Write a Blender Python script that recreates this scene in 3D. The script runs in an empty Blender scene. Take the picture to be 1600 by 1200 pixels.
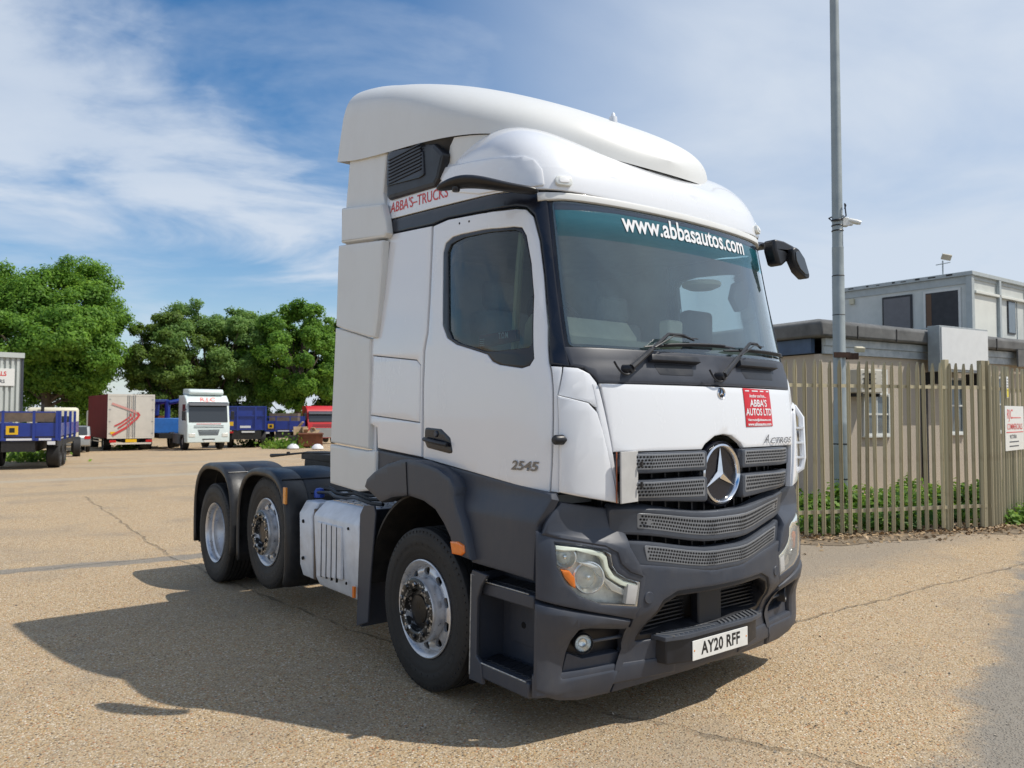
import bpy, bmesh, math, random
from mathutils import Vector, Matrix
from mathutils.geometry import tessellate_polygon
import numpy as np
random.seed(7); RS = np.random.RandomState(11)
R = math.radians
scene = bpy.context.scene
COL = scene.collection

# ------------------------------------------------------------------ camera
cam_d = bpy.data.cameras.new('camera'); cam = bpy.data.objects.new('camera', cam_d); COL.objects.link(cam)
CYAW, CPIT, CROL = 2.4744, 0.0392, 0.0019
cam.location = (2.8189, -3.83, 1.7367)
_F = Vector((math.cos(CYAW)*math.cos(CPIT), math.sin(CYAW)*math.cos(CPIT), math.sin(CPIT)))
_R = _F.cross(Vector((0, 0, 1))).normalized(); _U = _R.cross(_F)
_R2 = _R*math.cos(CROL)+_U*math.sin(CROL); _U2 = -_R*math.sin(CROL)+_U*math.cos(CROL)
cam.rotation_euler = Matrix((_R2, _U2, -_F)).transposed().to_euler()
cam_d.sensor_width = 36; cam_d.lens = 1215.2/1600*36
cam_d.clip_start = .05; cam_d.clip_end = 3000
cam_d.dof.use_dof = True; cam_d.dof.focus_distance = 5.2; cam_d.dof.aperture_fstop = 5.0
scene.camera = cam

# ------------------------------------------------------------------ light
SUN_DIR = Vector((1.90, 1.72, 3.72)).normalized()          # towards the sun
SUN_EL = math.asin(SUN_DIR.z); SUN_AZ = math.atan2(SUN_DIR.x, SUN_DIR.y)
sun_d = bpy.data.lights.new('sun', 'SUN'); sun = bpy.data.objects.new('sun', sun_d); COL.objects.link(sun)
sun_d.energy = 3.2; sun_d.angle = R(.5); sun_d.color = (1, .945, .86)
sun.rotation_euler = SUN_DIR.to_track_quat('Z', 'Y').to_euler(); sun.location = (10, 10, 30)
w = bpy.data.worlds.new('World'); scene.world = w; w.use_nodes = True
nt = w.node_tree; N = nt.nodes; L = nt.links; N.clear()
def wn(t, **k):
    n = N.new(t)
    for a, b in k.items(): setattr(n, a, b)
    return n
def wm(op, a, b=None, c=None):
    n = N.new('ShaderNodeMath'); n.operation = op
    for i, v in enumerate((a, b, c)):
        if v is None: continue
        if isinstance(v, (int, float)): n.inputs[i].default_value = v
        else: L.new(v, n.inputs[i])
    return n.outputs[0]
sky = wn('ShaderNodeTexSky', sky_type='NISHITA', sun_disc=False, sun_elevation=SUN_EL, sun_rotation=SUN_AZ,
         air_density=1.0, dust_density=.6, ozone_density=1.6, altitude=0)
tc = wn('ShaderNodeTexCoord'); sx = wn('ShaderNodeSeparateXYZ'); L.new(tc.outputs['Generated'], sx.inputs[0])
zz = wm('ADD', wm('MAXIMUM', sx.outputs[2], 0.0), .16)
px, py = wm('DIVIDE', sx.outputs[0], zz), wm('DIVIDE', sx.outputs[1], zz)
# rotate into wind direction so cirrus streaks are stretched along it
ca, sa = math.cos(R(62)), math.sin(R(62))
pu = wm('ADD', wm('MULTIPLY', px, ca), wm('MULTIPLY', py, sa)); pv = wm('SUBTRACT', wm('MULTIPLY', py, ca), wm('MULTIPLY', px, sa))
cb = wn('ShaderNodeCombineXYZ'); L.new(wm('MULTIPLY', pu, .75), cb.inputs[0]); L.new(pv, cb.inputs[1])
def noise(scale, det, rough, off, dist=0.):
    m = wn('ShaderNodeVectorMath', operation='ADD'); L.new(cb.outputs[0], m.inputs[0]); m.inputs[1].default_value = off
    n = wn('ShaderNodeTexNoise'); L.new(m.outputs[0], n.inputs['Vector'])
    n.inputs['Scale'].default_value = scale; n.inputs['Detail'].default_value = det; n.inputs['Roughness'].default_value = rough; n.inputs['Distortion'].default_value = dist
    return n.outputs['Fac']
big = noise(.62, 3, .5, (5.3, 1.7, 0), .3); med = noise(1.7, 6, .55, (2.1, 7.7, 0), .5); fin = noise(6, 6, .6, (9, 3, 0), .4)
# a long cloud bank stands to the left of the yard, thin veil of high cloud to the right of it
def sdot(v):
    q = wn('ShaderNodeVectorMath', operation='DOT_PRODUCT'); L.new(tc.outputs['Generated'], q.inputs[0]); q.inputs[1].default_value = v; return q.outputs['Value']
def smr(v, a, b, c=0., d=1.):
    q = wn('ShaderNodeMapRange', interpolation_type='SMOOTHSTEP'); L.new(v, q.inputs[0])
    for i_, x in enumerate((a, b, c, d)): q.inputs[i_+1].default_value = x
    return q.outputs[0]
wv = wm('MULTIPLY', wm('SUBTRACT', med, .5), .50); wv2 = wm('MULTIPLY', wm('SUBTRACT', fin, .5), .16)
e1 = smr(wm('ADD', wm('ADD', sdot((-.4293, -.4774, -.7667)), wv), wv2), -.12, .10); e2 = smr(wm('ADD', sdot((.2086, .0611, .9761)), wm('MULTIPLY', wv, .5)), -.02, .07)
bk = wm('MULTIPLY', wm('MULTIPLY', e1, e2), wm('MULTIPLY_ADD', med, .45, .60))
veil = wm('MULTIPLY', smr(sdot((.6188, .7856, 0)), -.30, .35), wm('ADD', .16, wm('ADD', wm('MULTIPLY', big, .55), wm('MULTIPLY', med, .75))))
dens = wm('ADD', wm('ADD', wm('MULTIPLY', big, .9), wm('MULTIPLY', med, .75)), wm('MULTIPLY', fin, .16))
wisps = smr(dens, .76, 1.14, 0, .55)
cl = wm('MAXIMUM', wisps, wm('MAXIMUM', bk, veil))
low = wn('ShaderNodeMapRange'); L.new(sx.outputs[2], low.inputs[0]); low.inputs[1].default_value = 0; low.inputs[2].default_value = .30; low.inputs[3].default_value = .58; low.inputs[4].default_value = 0
cl = wm('MINIMUM', wm('ADD', cl, low.outputs[0]), .93)
hs = wn('ShaderNodeHueSaturation'); hs.inputs['Saturation'].default_value = 1.62; hs.inputs['Value'].default_value = .80; L.new(sky.outputs[0], hs.inputs['Color'])
mix = wn('ShaderNodeMix', data_type='RGBA'); L.new(cl, mix.inputs[0]); L.new(hs.outputs[0], mix.inputs[6]); mix.inputs[7].default_value = (4.45, 4.95, 5.65, 1)
bg = wn('ShaderNodeBackground'); bg.inputs[1].default_value = .12; L.new(mix.outputs[2], bg.inputs[0])
wo = wn('ShaderNodeOutputWorld'); L.new(bg.outputs[0], wo.inputs[0])
scene.view_settings.view_transform = 'Standard'; scene.view_settings.look = 'None'
scene.view_settings.gamma = 1; scene.view_settings.use_curve_mapping = False; scene.view_settings.exposure = .32

# ------------------------------------------------------------------ materials
def mat(name, col, rough=.5, metal=0., coat=0., var=.0, vscale=6., bump=0., bscale=60., spec=.5, col2=None, rvar=0., alpha=None, trans=0., emit=None):
    m = bpy.data.materials.new(name); m.use_nodes = True; t = m.node_tree; n = t.nodes; l = t.links
    b = n['Principled BSDF']; b.inputs['Base Color'].default_value = (*col, 1); b.inputs['Roughness'].default_value = rough
    b.inputs['Metallic'].default_value = metal; b.inputs['Coat Weight'].default_value = coat; b.inputs['Coat Roughness'].default_value = .06
    b.inputs['Specular IOR Level'].default_value = spec
    if trans: b.inputs['Transmission Weight'].default_value = trans
    if var or rvar or col2 or bump:
        c = n.new('ShaderNodeTexCoord')
    if var or rvar or col2:
        z = n.new('ShaderNodeTexNoise'); z.inputs['Scale'].default_value = vscale; z.inputs['Detail'].default_value = 8; z.inputs['Roughness'].default_value = .62
        l.new(c.outputs['Object'], z.inputs['Vector'])
        r = n.new('ShaderNodeValToRGB'); l.new(z.outputs['Fac'], r.inputs[0]); r.color_ramp.elements[0].position = .3; r.color_ramp.elements[1].position = .7
        c2 = col2 or tuple(min(1, x*(1+var)) for x in col)
        r.color_ramp.elements[0].color = (*[x*(1-var) for x in col], 1); r.color_ramp.elements[1].color = (*c2, 1)
        l.new(r.outputs[0], b.inputs['Base Color'])
        if rvar:
            q = n.new('ShaderNodeMapRange'); l.new(z.outputs['Fac'], q.inputs[0]); q.inputs[1].default_value = .3; q.inputs[2].default_value = .7
            q.inputs[3].default_value = rough-rvar; q.inputs[4].default_value = rough+rvar; l.new(q.outputs[0], b.inputs['Roughness'])
    if bump:
        z2 = n.new('ShaderNodeTexNoise'); z2.inputs['Scale'].default_value = bscale; z2.inputs['Detail'].default_value = 5; l.new(c.outputs['Object'], z2.inputs['Vector'])
        bp_ = n.new('ShaderNodeBump'); bp_.inputs['Strength'].default_value = bump; bp_.inputs['Distance'].default_value = .01; l.new(z2.outputs['Fac'], bp_.inputs['Height'])
        l.new(bp_.outputs[0], b.inputs['Normal'])
    return m
def glassmat(name, tint, rough=.01, refl=1.0, ior=1.5, haze=0.):
    m = bpy.data.materials.new(name); m.use_nodes = True; t = m.node_tree; n = t.nodes; l = t.links; n.clear()
    o = n.new('ShaderNodeOutputMaterial'); mx = n.new('ShaderNodeMixShader'); tr = n.new('ShaderNodeBsdfTransparent'); tr.inputs[0].default_value = (*tint, 1)
    g = n.new('ShaderNodeBsdfGlossy'); g.inputs['Roughness'].default_value = rough; g.inputs[0].default_value = (.95, .98, 1, 1)
    f = n.new('ShaderNodeFresnel'); f.inputs[0].default_value = ior
    q = n.new('ShaderNodeMath'); q.operation = 'MULTIPLY'; q.use_clamp = True; l.new(f.outputs[0], q.inputs[0]); q.inputs[1].default_value = refl
    l.new(q.outputs[0], mx.inputs[0]); l.new(tr.outputs[0], mx.inputs[1]); l.new(g.outputs[0], mx.inputs[2]); l.new(mx.outputs[0], o.inputs[0])
    if haze:                                                         # milky teal film that puts brightness into the glass, unevenly streaked
        c = n.new('ShaderNodeTexCoord'); z = n.new('ShaderNodeTexNoise'); z.inputs['Scale'].default_value = 1.3; z.inputs['Detail'].default_value = 9; z.inputs['Roughness'].default_value = .62; z.inputs['Distortion'].default_value = .8; l.new(c.outputs['Object'], z.inputs['Vector'])
        r = n.new('ShaderNodeMapRange'); l.new(z.outputs['Fac'], r.inputs[0]); r.inputs[1].default_value = .3; r.inputs[2].default_value = .7; r.inputs[3].default_value = haze*.45; r.inputs[4].default_value = haze*1.5
        d = n.new('ShaderNodeBsdfDiffuse'); d.inputs[0].default_value = (.40, .62, .68, 1); y = n.new('ShaderNodeMixShader'); l.new(r.outputs[0], y.inputs[0]); l.new(mx.outputs[0], y.inputs[1]); l.new(d.outputs[0], y.inputs[2]); l.new(y.outputs[0], o.inputs[0])
    return m
def paint(name, col, dirt=(.42, .38, .31), amt=.25, rough=.3, coat=.6, side=0.):
    """gloss paint with a thin uneven film of road dirt (more of it low down) and faint run marks"""
    m = bpy.data.materials.new(name); m.use_nodes = True; t = m.node_tree; n = t.nodes; l = t.links
    b = n['Principled BSDF']; b.inputs['Coat Weight'].default_value = coat; b.inputs['Coat Roughness'].default_value = .05
    c = n.new('ShaderNodeTexCoord'); mp = n.new('ShaderNodeMapping'); mp.inputs['Scale'].default_value = (3, 3, 1.3); l.new(c.outputs['Object'], mp.inputs[0])
    z = n.new('ShaderNodeTexNoise'); z.inputs['Scale'].default_value = 1.6; z.inputs['Detail'].default_value = 8; z.inputs['Roughness'].default_value = .7; l.new(mp.outputs[0], z.inputs['Vector'])
    z2 = n.new('ShaderNodeTexNoise'); z2.inputs['Scale'].default_value = 70; z2.inputs['Detail'].default_value = 3; l.new(c.outputs['Object'], z2.inputs['Vector'])
    r = n.new('ShaderNodeMapRange'); l.new(z.outputs['Fac'], r.inputs[0]); r.inputs[1].default_value = .42; r.inputs[2].default_value = .8; r.inputs[4].default_value = amt
    s = n.new('ShaderNodeMapRange'); l.new(z2.outputs['Fac'], s.inputs[0]); s.inputs[1].default_value = .72; s.inputs[2].default_value = .76; s.inputs[4].default_value = amt*1.3
    a = n.new('ShaderNodeMath'); a.operation = 'MAXIMUM'; l.new(r.outputs[0], a.inputs[0]); l.new(s.outputs[0], a.inputs[1])
    mx = n.new('ShaderNodeMix'); mx.data_type = 'RGBA'; l.new(a.outputs[0], mx.inputs[0]); mx.inputs[6].default_value = (*col, 1); mx.inputs[7].default_value = (*dirt, 1)
    l.new(mx.outputs[2], b.inputs['Base Color'])
    q = n.new('ShaderNodeMapRange'); l.new(z.outputs['Fac'], q.inputs[0]); q.inputs[1].default_value = .3; q.inputs[2].default_value = .8; q.inputs[3].default_value = rough-.02; q.inputs[4].default_value = rough+.07
    l.new(q.outputs[0], b.inputs['Roughness'])
    return m
M = dict(
 white=paint('white_cab_paint', (.79, .80, .815), amt=.035, rough=.24, coat=.9),
 cream=paint('offwhite_fairing_paint', (.71, .71, .68), amt=.12, rough=.42, coat=.15),
 dgrey=paint('slate_grey_plastic', (.040, .047, .064), dirt=(.15, .135, .115), amt=.26, rough=.43, coat=0.),
 lgrey=mat('louvre_grey_plastic', (.060, .068, .084), .42, var=.12, vscale=9, rvar=.08),
 mesh=mat('mesh_grey_metal', (.27, .28, .295), .35, metal=.5, var=.1, vscale=8),
 black=mat('black_plastic', (.012, .013, .017), .42, var=.3, vscale=8, rvar=.1),
 gblack=mat('gloss_black_trim', (.010, .011, .018), .22, var=.2, vscale=5, rvar=.06),
 hole=mat('mesh_hole_black', (.004, .004, .005), .9),
 rubber=mat('tyre_rubber', (.009, .009, .0095), .66, var=.35, vscale=7, rvar=.1, bump=.2, bscale=220, col2=(.020, .019, .018)),
 rim=mat('dull_silver_rim', (.60, .61, .63), .34, metal=.6, var=.2, vscale=14, rvar=.12),
 hub=None,
 cowl=mat('cowl_dark_plastic', (.034, .038, .050), .42, var=.15, vscale=4, rvar=.08),
 chrome=mat('chrome', (.82, .83, .85), .12, metal=1., var=.05, vscale=30),
 ring=mat('polished_ring', (.7, .7, .7), .22, metal=1., col2=(.10, .09, .08), vscale=26),
 chassis=mat('chassis_black', (.010, .010, .011), .6, var=.4, vscale=12, bump=.2, bscale=60, col2=(.026, .023, .020)),
 guard=mat('mudguard_plastic', (.016, .017, .020), .42, var=.3, vscale=7, rvar=.12, bump=.1, bscale=300, col2=(.034, .033, .033)),
 silver=mat('brushed_aluminium', (.66, .68, .71), .4, metal=.12, var=.12, vscale=10, rvar=.1, bump=.05, bscale=60),
 orange=mat('orange_lens', (.85, .20, .01), .15, coat=.7, var=.12, vscale=40),
 amber=mat('amber_reflector', (.8, .28, .02), .2, coat=.6, var=.2, vscale=60),
 lens=glassmat('headlamp_glass', (.97, .98, .97), refl=.7),
 bowl=mat('lamp_bowl', (.85, .85, .82), .2, metal=.7, var=.1, vscale=60),
 lampfill=mat('lamp_housing_silver', (.80, .80, .74), .25, metal=.2, var=.2, vscale=30),
 glass=glassmat('windscreen_glass', (.80, .90, .89), refl=2.4, ior=1.52, haze=.065),
 sglass=glassmat('side_window_glass', (.42, .52, .54), refl=1.2, ior=1.52, haze=.02),
 mirrorg=mat('mirror_glass', (.16, .17, .18), .03, metal=1., var=.02),
 cabin=mat('cab_interior_cream', (.78, .73, .55), .7, var=.1, vscale=6),
 cabdk=mat('cab_interior_dark', (.035, .037, .042), .7, var=.2, vscale=6),
 cabmid=mat('cab_interior_grey', (.33, .34, .34), .8, var=.15, vscale=6),
 red=mat('red_film', (.60, .012, .022), .32, var=.06, vscale=12),
 drl=mat('daylight_strip_cream', (.74, .78, .66), .3, coat=.5, var=.03),
 redtxt=mat('red_lettering', (.66, .05, .045), .4, var=.08, vscale=30),
 whitetxt=mat('white_lettering', (.8, .8, .8), .5, var=.02, vscale=30),
 blktxt=mat('black_lettering', (.015, .015, .015), .5, var=.1, vscale=30),
 plate=mat('number_plate_white', (.74, .74, .70), .3, var=.06, vscale=14),
 hydro=mat('grey_placard', (.47, .46, .44), .5, var=.08, vscale=12),
 blue_cap=mat('blue_cap', (.02, .07, .4), .3),
)
# ring of worn black paint over bright metal on the wheel hubs
def wornmat(name, a, b, scale, lo, hi):
    m = bpy.data.materials.new(name); m.use_nodes = True; n = m.node_tree.nodes; l = m.node_tree.links; p = n['Principled BSDF']
    c = n.new('ShaderNodeTexCoord'); z = n.new('ShaderNodeTexNoise'); z.inputs['Scale'].default_value = scale; z.inputs['Detail'].default_value = 6; z.inputs['Roughness'].default_value = .65; l.new(c.outputs['Object'], z.inputs['Vector'])
    r = n.new('ShaderNodeMapRange'); l.new(z.outputs['Fac'], r.inputs[0]); r.inputs[1].default_value = lo; r.inputs[2].default_value = hi
    mx = n.new('ShaderNodeMix'); mx.data_type = 'RGBA'; l.new(r.outputs[0], mx.inputs[0]); mx.inputs[6].default_value = (*a, 1); mx.inputs[7].default_value = (*b, 1); l.new(mx.outputs[2], p.inputs['Base Color'])
    l.new(r.outputs[0], p.inputs['Metallic']); p.inputs['Roughness'].default_value = .3
    bp_ = n.new('ShaderNodeBump'); bp_.inputs['Strength'].default_value = .4; bp_.inputs['Distance'].default_value = .002; bp_.invert = True; l.new(r.outputs[0], bp_.inputs['Height']); l.new(bp_.outputs[0], p.inputs['Normal'])
    return m
M['hub'] = wornmat('chipped_black_hub', (.012, .012, .012), (.62, .61, .60), 30, .53, .58)
def filmmat(name, col, a):
    m = bpy.data.materials.new(name); m.use_nodes = True; n = m.node_tree.nodes; l = m.node_tree.links; p = n['Principled BSDF']; o = n['Material Output']
    p.inputs['Base Color'].default_value = (*col, 1); p.inputs['Roughness'].default_value = .2; p.inputs['Coat Weight'].default_value = 1
    t = n.new('ShaderNodeBsdfTransparent'); t.inputs[0].default_value = (.3, .7, .75, 1); x = n.new('ShaderNodeMixShader'); x.inputs[0].default_value = a
    if name == 'sun_strip_film':                                   # tint fades out downwards, printed in the film
        g = n.new('ShaderNodeNewGeometry'); q = n.new('ShaderNodeSeparateXYZ'); l.new(g.outputs['Position'], q.inputs[0]); r = n.new('ShaderNodeMapRange'); l.new(q.outputs[2], r.inputs[0])
        r.inputs[1].default_value = 2.74; r.inputs[2].default_value = 2.85; r.inputs[4].default_value = a; l.new(r.outputs[0], x.inputs[0]); t.inputs[0].default_value = (.75, .92, .94, 1)
    l.new(t.outputs[0], x.inputs[1]); l.new(p.outputs[0], x.inputs[2]); l.new(x.outputs[0], o.inputs[0]); return m
M['strip'] = filmmat('sun_strip_film', (.012, .13, .17), .75); M['dotband'] = filmmat('windscreen_dark_band', (.02, .035, .06), .9)
M['hubdk'] = wornmat('greasy_hub_cap', (.008, .008, .009), (.05, .04, .03), 20, .5, .7)

# ------------------------------------------------------------------ mesh helpers
def put(name, me, m=None, parent=None, loc=None):
    o = bpy.data.objects.new(name, me); COL.objects.link(o)
    if m is not None:
        for q in (m if isinstance(m, (list, tuple)) else [m]): me.materials.append(q)
    if parent is not None: o.parent = parent
    if loc is not None: o.location = loc
    return o
def tag(o, label=None, cat=None, group=None, kind=None):
    if label: o['label'] = label
    if cat: o['category'] = cat
    if group: o['group'] = group
    if kind: o['kind'] = kind
    return o
def empty(name, loc, rz=0, label=None, cat=None, group=None):
    o = bpy.data.objects.new(name, None); COL.objects.link(o); o.location = loc; o.rotation_euler = (0, 0, rz); o.empty_display_size = .2
    return tag(o, label, cat, group)
class MB:
    def __init__(s): s.v = []; s.f = []; s.mi = []; s.sm = []
    def add(s, vs, fs, mi=0, sm=False):
        o = len(s.v); s.v += [tuple(q) for q in vs]
        for f in fs: s.f.append(tuple(i+o for i in f)); s.mi.append(mi); s.sm.append(sm)
        return s
    def box(s, c, d, rz=0, mi=0, rx=0, ry=0):
        x, y, z = d[0]/2, d[1]/2, d[2]/2
        vs = [Vector((i*x, j*y, k*z)) for k in (-1, 1) for j in (-1, 1) for i in (-1, 1)]
        mt = Matrix.Rotation(rz, 3, 'Z') @ Matrix.Rotation(ry, 3, 'Y') @ Matrix.Rotation(rx, 3, 'X')
        vs = [mt @ q + Vector(c) for q in vs]
        return s.add(vs, [(0, 2, 3, 1), (4, 5, 7, 6), (0, 1, 5, 4), (2, 6, 7, 3), (0, 4, 6, 2), (1, 3, 7, 5)], mi)
    def bx(s, a, b, mi=0): return s.box([(a[i]+b[i])/2 for i in range(3)], [abs(b[i]-a[i]) for i in range(3)], mi=mi)
    def tube(s, pts, r, n=8, mi=0, caps=True, sm=True):
        pts = [Vector(q) for q in pts]; rr = r if isinstance(r, (list, tuple)) else [r]*len(pts)
        o = len(s.v); vs = []; up = None
        for i, q in enumerate(pts):
            d = (pts[min(i+1, len(pts)-1)]-pts[max(i-1, 0)]).normalized()
            if up is None: up = Vector((0, 0, 1)) if abs(d.z) < .9 else Vector((1, 0, 0))
            a = d.cross(up).normalized(); b = a.cross(d).normalized(); up = b
            for k in range(n):
                t = 2*math.pi*k/n; vs.append(q+(a*math.cos(t)+b*math.sin(t))*rr[i])
        fs = [(i*n+k, i*n+(k+1) % n, (i+1)*n+(k+1) % n, (i+1)*n+k) for i in range(len(pts)-1) for k in range(n)]
        s.add(vs, fs, mi, sm)
        if caps: 
            m_ = len(s.v); s.add(vs[:n], [tuple(range(n))], mi); s.add(vs[-n:], [tuple(range(n))], mi)
        return s
    def lathe(s, prof, c=(0, 0, 0), axis='y', n=32, mi=0, sm=True, sgn=1, arc=(0, 2*math.pi)):
        """prof: (radius, offset along axis)"""
        full = abs(arc[1]-arc[0]-2*math.pi) < 1e-6; k = n if full else n+1; vs = []
        for r_, h in prof:
            for i in range(k):
                t = arc[0]+(arc[1]-arc[0])*i/n; a, b = r_*math.cos(t), r_*math.sin(t); h2 = h*sgn
                vs.append((c[0]+a, c[1]+h2, c[2]+b) if axis == 'y' else (c[0]+h2, c[1]+a, c[2]+b) if axis == 'x' else (c[0]+a, c[1]+b, c[2]+h2))
        fs = [(j*k+i, j*k+(i+1) % k, (j+1)*k+(i+1) % k, (j+1)*k+i) for j in range(len(prof)-1) for i in range(n)]
        return s.add(vs, fs, mi, sm)
    def prism(s, poly, y0, y1, axis='y', mi=0):
        """poly in the plane across axis, extruded"""
        n = len(poly)
        def P(a, b, h): return (a, h, b) if axis == 'y' else (h, a, b) if axis == 'x' else (a, b, h)
        vs = [P(a, b, y0) for a, b in poly]+[P(a, b, y1) for a, b in poly]
        tr = tessellate_polygon([[Vector((a, b, 0)) for a, b in poly]])
        fs = [tuple(t) for t in tr]+[tuple(i+n for i in t) for t in tr]+[(i, (i+1) % n, (i+1) % n+n, i+n) for i in range(n)]
        return s.add(vs, fs, mi)
    def mesh(s, name):
        me = bpy.data.meshes.new(name); me.from_pydata(s.v, [], s.f)
        me.polygons.foreach_set('material_index', s.mi); me.polygons.foreach_set('use_smooth', s.sm)
        bm = bmesh.new(); bm.from_mesh(me); bmesh.ops.recalc_face_normals(bm, faces=bm.faces); bm.to_mesh(me); bm.free()
        me.update(); return me
    def build(s, name, m, parent=None, bevel=0, loc=None, seg=2, sharp=None):
        me = s.mesh(name); o = put(name, me, m, parent, loc)
        if bevel:
            b = o.modifiers.new('bevel', 'BEVEL'); b.width = bevel; b.segments = seg; b.limit_method = 'ANGLE'; b.angle_limit = R(35); b.harden_normals = False
            for q in me.polygons: q.use_smooth = True
            me.set_sharp_from_angle(angle=R(50))
        elif any(s.sm): me.set_sharp_from_angle(angle=R(sharp or 40))
        return o
def mirror(o, parent=None):
    """same mesh on the other side of the truck (y -> -y)"""
    c = o.copy(); COL.objects.link(c); c.scale = (1, -1, 1)
    if parent is not None: c.parent = parent
    return c

#GEO
def _catmull(p, n=14):
    out = []
    q = [tuple(2*a-b for a, b in zip(p[0], p[1]))]+list(p)+[tuple(2*a-b for a, b in zip(p[-1], p[-2]))]
    for i in range(1, len(q)-2):
        for k in range(n):
            t = k/n; a, b, c, d = q[i-1], q[i], q[i+1], q[i+2]
            out.append(tuple(.5*(2*b[j]+(c[j]-a[j])*t+(2*a[j]-5*b[j]+4*c[j]-d[j])*t*t+(3*b[j]-a[j]-3*c[j]+d[j])*t**3) for j in range(len(b))))
    out.append(tuple(p[-1])); return out
class _Plan:
    def __init__(s, pts):
        s.p = _catmull(pts); s.l = [0.]
        for a, b in zip(s.p, s.p[1:]): s.l.append(s.l[-1]+math.hypot(a[0]-b[0], a[1]-b[1]))
    def at(s, t):
        g = -1 if t < 0 else 1; t = abs(t)
        if t >= s.l[-1]:
            a, b = s.p[-2], s.p[-1]; d = math.hypot(b[0]-a[0], b[1]-a[1]); k = (t-s.l[-1])/d
            return b[0]+(b[0]-a[0])*k, g*(b[1]+(b[1]-a[1])*k)
        lo, hi = 0, len(s.l)-1
        while hi-lo > 1:
            m = (lo+hi)//2
            if s.l[m] <= t: lo = m
            else: hi = m
        k = (t-s.l[lo])/(s.l[hi]-s.l[lo]); a, b = s.p[lo], s.p[hi]
        return a[0]+(b[0]-a[0])*k, g*(a[1]+(b[1]-a[1])*k)
def _interp(tab, x):
    if x <= tab[0][0]: return tab[0][1]
    for (a, b), (c, d) in zip(tab, tab[1:]):
        if x <= c:
            k = (x-a)/(c-a); return b+(d-b)*k
    return tab[-1][1]
def _sm(x):
    x = min(1, max(0, x)); return x*x*(3-2*x)
_sx = lambda tab, n=8: _catmull(tab, n)
_CP = _Plan([(0, 0), (-.010, .3), (-.038, .6), (-.085, .85), (-.15, 1.0), (-.24, 1.085), (-.38, 1.132), (-.6, 1.148), (-1.2, 1.15), (-2.3, 1.15)])
_XF = _sx([(1.1, -.03), (1.54, -.03), (1.9, -.06), (2.1, -.125), (2.5, -.215), (2.97, -.30), (3.3, -.36)])
_TW = _sx([(1.1, 1.), (2.0, 1.), (2.3, .998), (2.97, .975), (3.3, .96)])
def CAB(s, z):
    bx, by = _CP.at(s); w = _sm((bx+.95)/.65)
    return (bx+_interp(_XF, z)*w, by*_interp(_TW, z), z)
def ROOF(s, t):
    bx, by = _CP.at(s); f = t*math.pi/2; c = 1-math.cos(f); off = .30+.86*c
    x = -off+bx*(2.3-off)/2.3
    y = by*(.975-.40*c**1.6); tr = _sm((.92-abs(y))/.5)*_sm((t-.15)/.3)
    return (x, y, 2.965+.62*math.sin(f)-.048*tr)
_BP = _Plan([(.0, 0), (-.004, .14), (-.035, .35), (-.078, .6), (-.115, .8), (-.155, .97), (-.21, 1.10), (-.29, 1.19), (-.38, 1.225), (-.46, 1.23)])
_BX = _sx([(.1, -.17), (.24, -.14), (.30, -.12), (.42, -.12), (.52, -.10), (.60, -.04), (.7, 0), (1.0, 0), (1.04, -.008), (1.09, -.045), (1.13, -.07), (1.3, -.085)])
def BUMP(s, z):
    bx, by = _BP.at(s); return (bx+_interp(_BX, z)*_sm((bx+.36)/.26), by*(1+(_interp(_BX, z)+.02)*.06), z)
_FZ = _sx([(-2.85, 4.37), (-2.3, 4.27), (-1.8, 4.13), (-1.4, 3.99), (-1.0, 3.81), (-.75, 3.67), (-.55, 3.53), (-.42, 3.36)])
_FB = _sx([(-2.85, 3.74), (-2.4, 3.65), (-1.55, 3.54), (-1.0, 3.475), (-.7, 3.38), (-.42, 3.27)])
def _fw(x):
    k = min(1, max(0, (x+1.75)/(1.75-.42))); return 1.15*(1-k**2.6)**.55 if k < 1 else 0.
def FAIR(x, f):
    """x station, f angle: -pi/2..pi/2 across, 0 = crown"""
    w = _fw(x); zb = _interp(_FB, x); zt = _interp(_FZ, x); c, s = math.cos(f), math.sin(f)
    g = 1 if s >= 0 else -1
    tp = .085*math.cos(f)**2; k = _sm((-x-.9)/1.3); ez = .62-.32*k; h = max(c, 0)**ez
    return (x+.19*_sm((-x-2.1)/.7)*h, w*g*abs(s)**(.55-.20*k)*(1-tp), zb+(zt-zb)*h)
def SKIRT(x, z):
    return (x, -1.15-.045*_sm((1.32-z)/.16)-.0*x, z)
def DEF(x, z): return (x, -1.165, z)
def FLARE(x, z): return (x, -1.245, z)
CC = (-6.395, 20.027); CL = (-.9991, .0423); CR = (.0423, .9988)
def WALLB(t, z): return (-6.09+.1446*t, 11.52+.9895*t, z)          # sunny wall of the pebble-dashed block
def CABL(t, z): return (CC[0]+CL[0]*t, CC[1]+CL[1]*t, z)
def CABR(t, z): return (CC[0]+CR[0]*t, CC[1]+CR[1]*t, z)
def gh(x, y):
    t = min(45., max(0., -x-12)); return -.0125*t*_sm(t/14)
#ENDGEO

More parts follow.
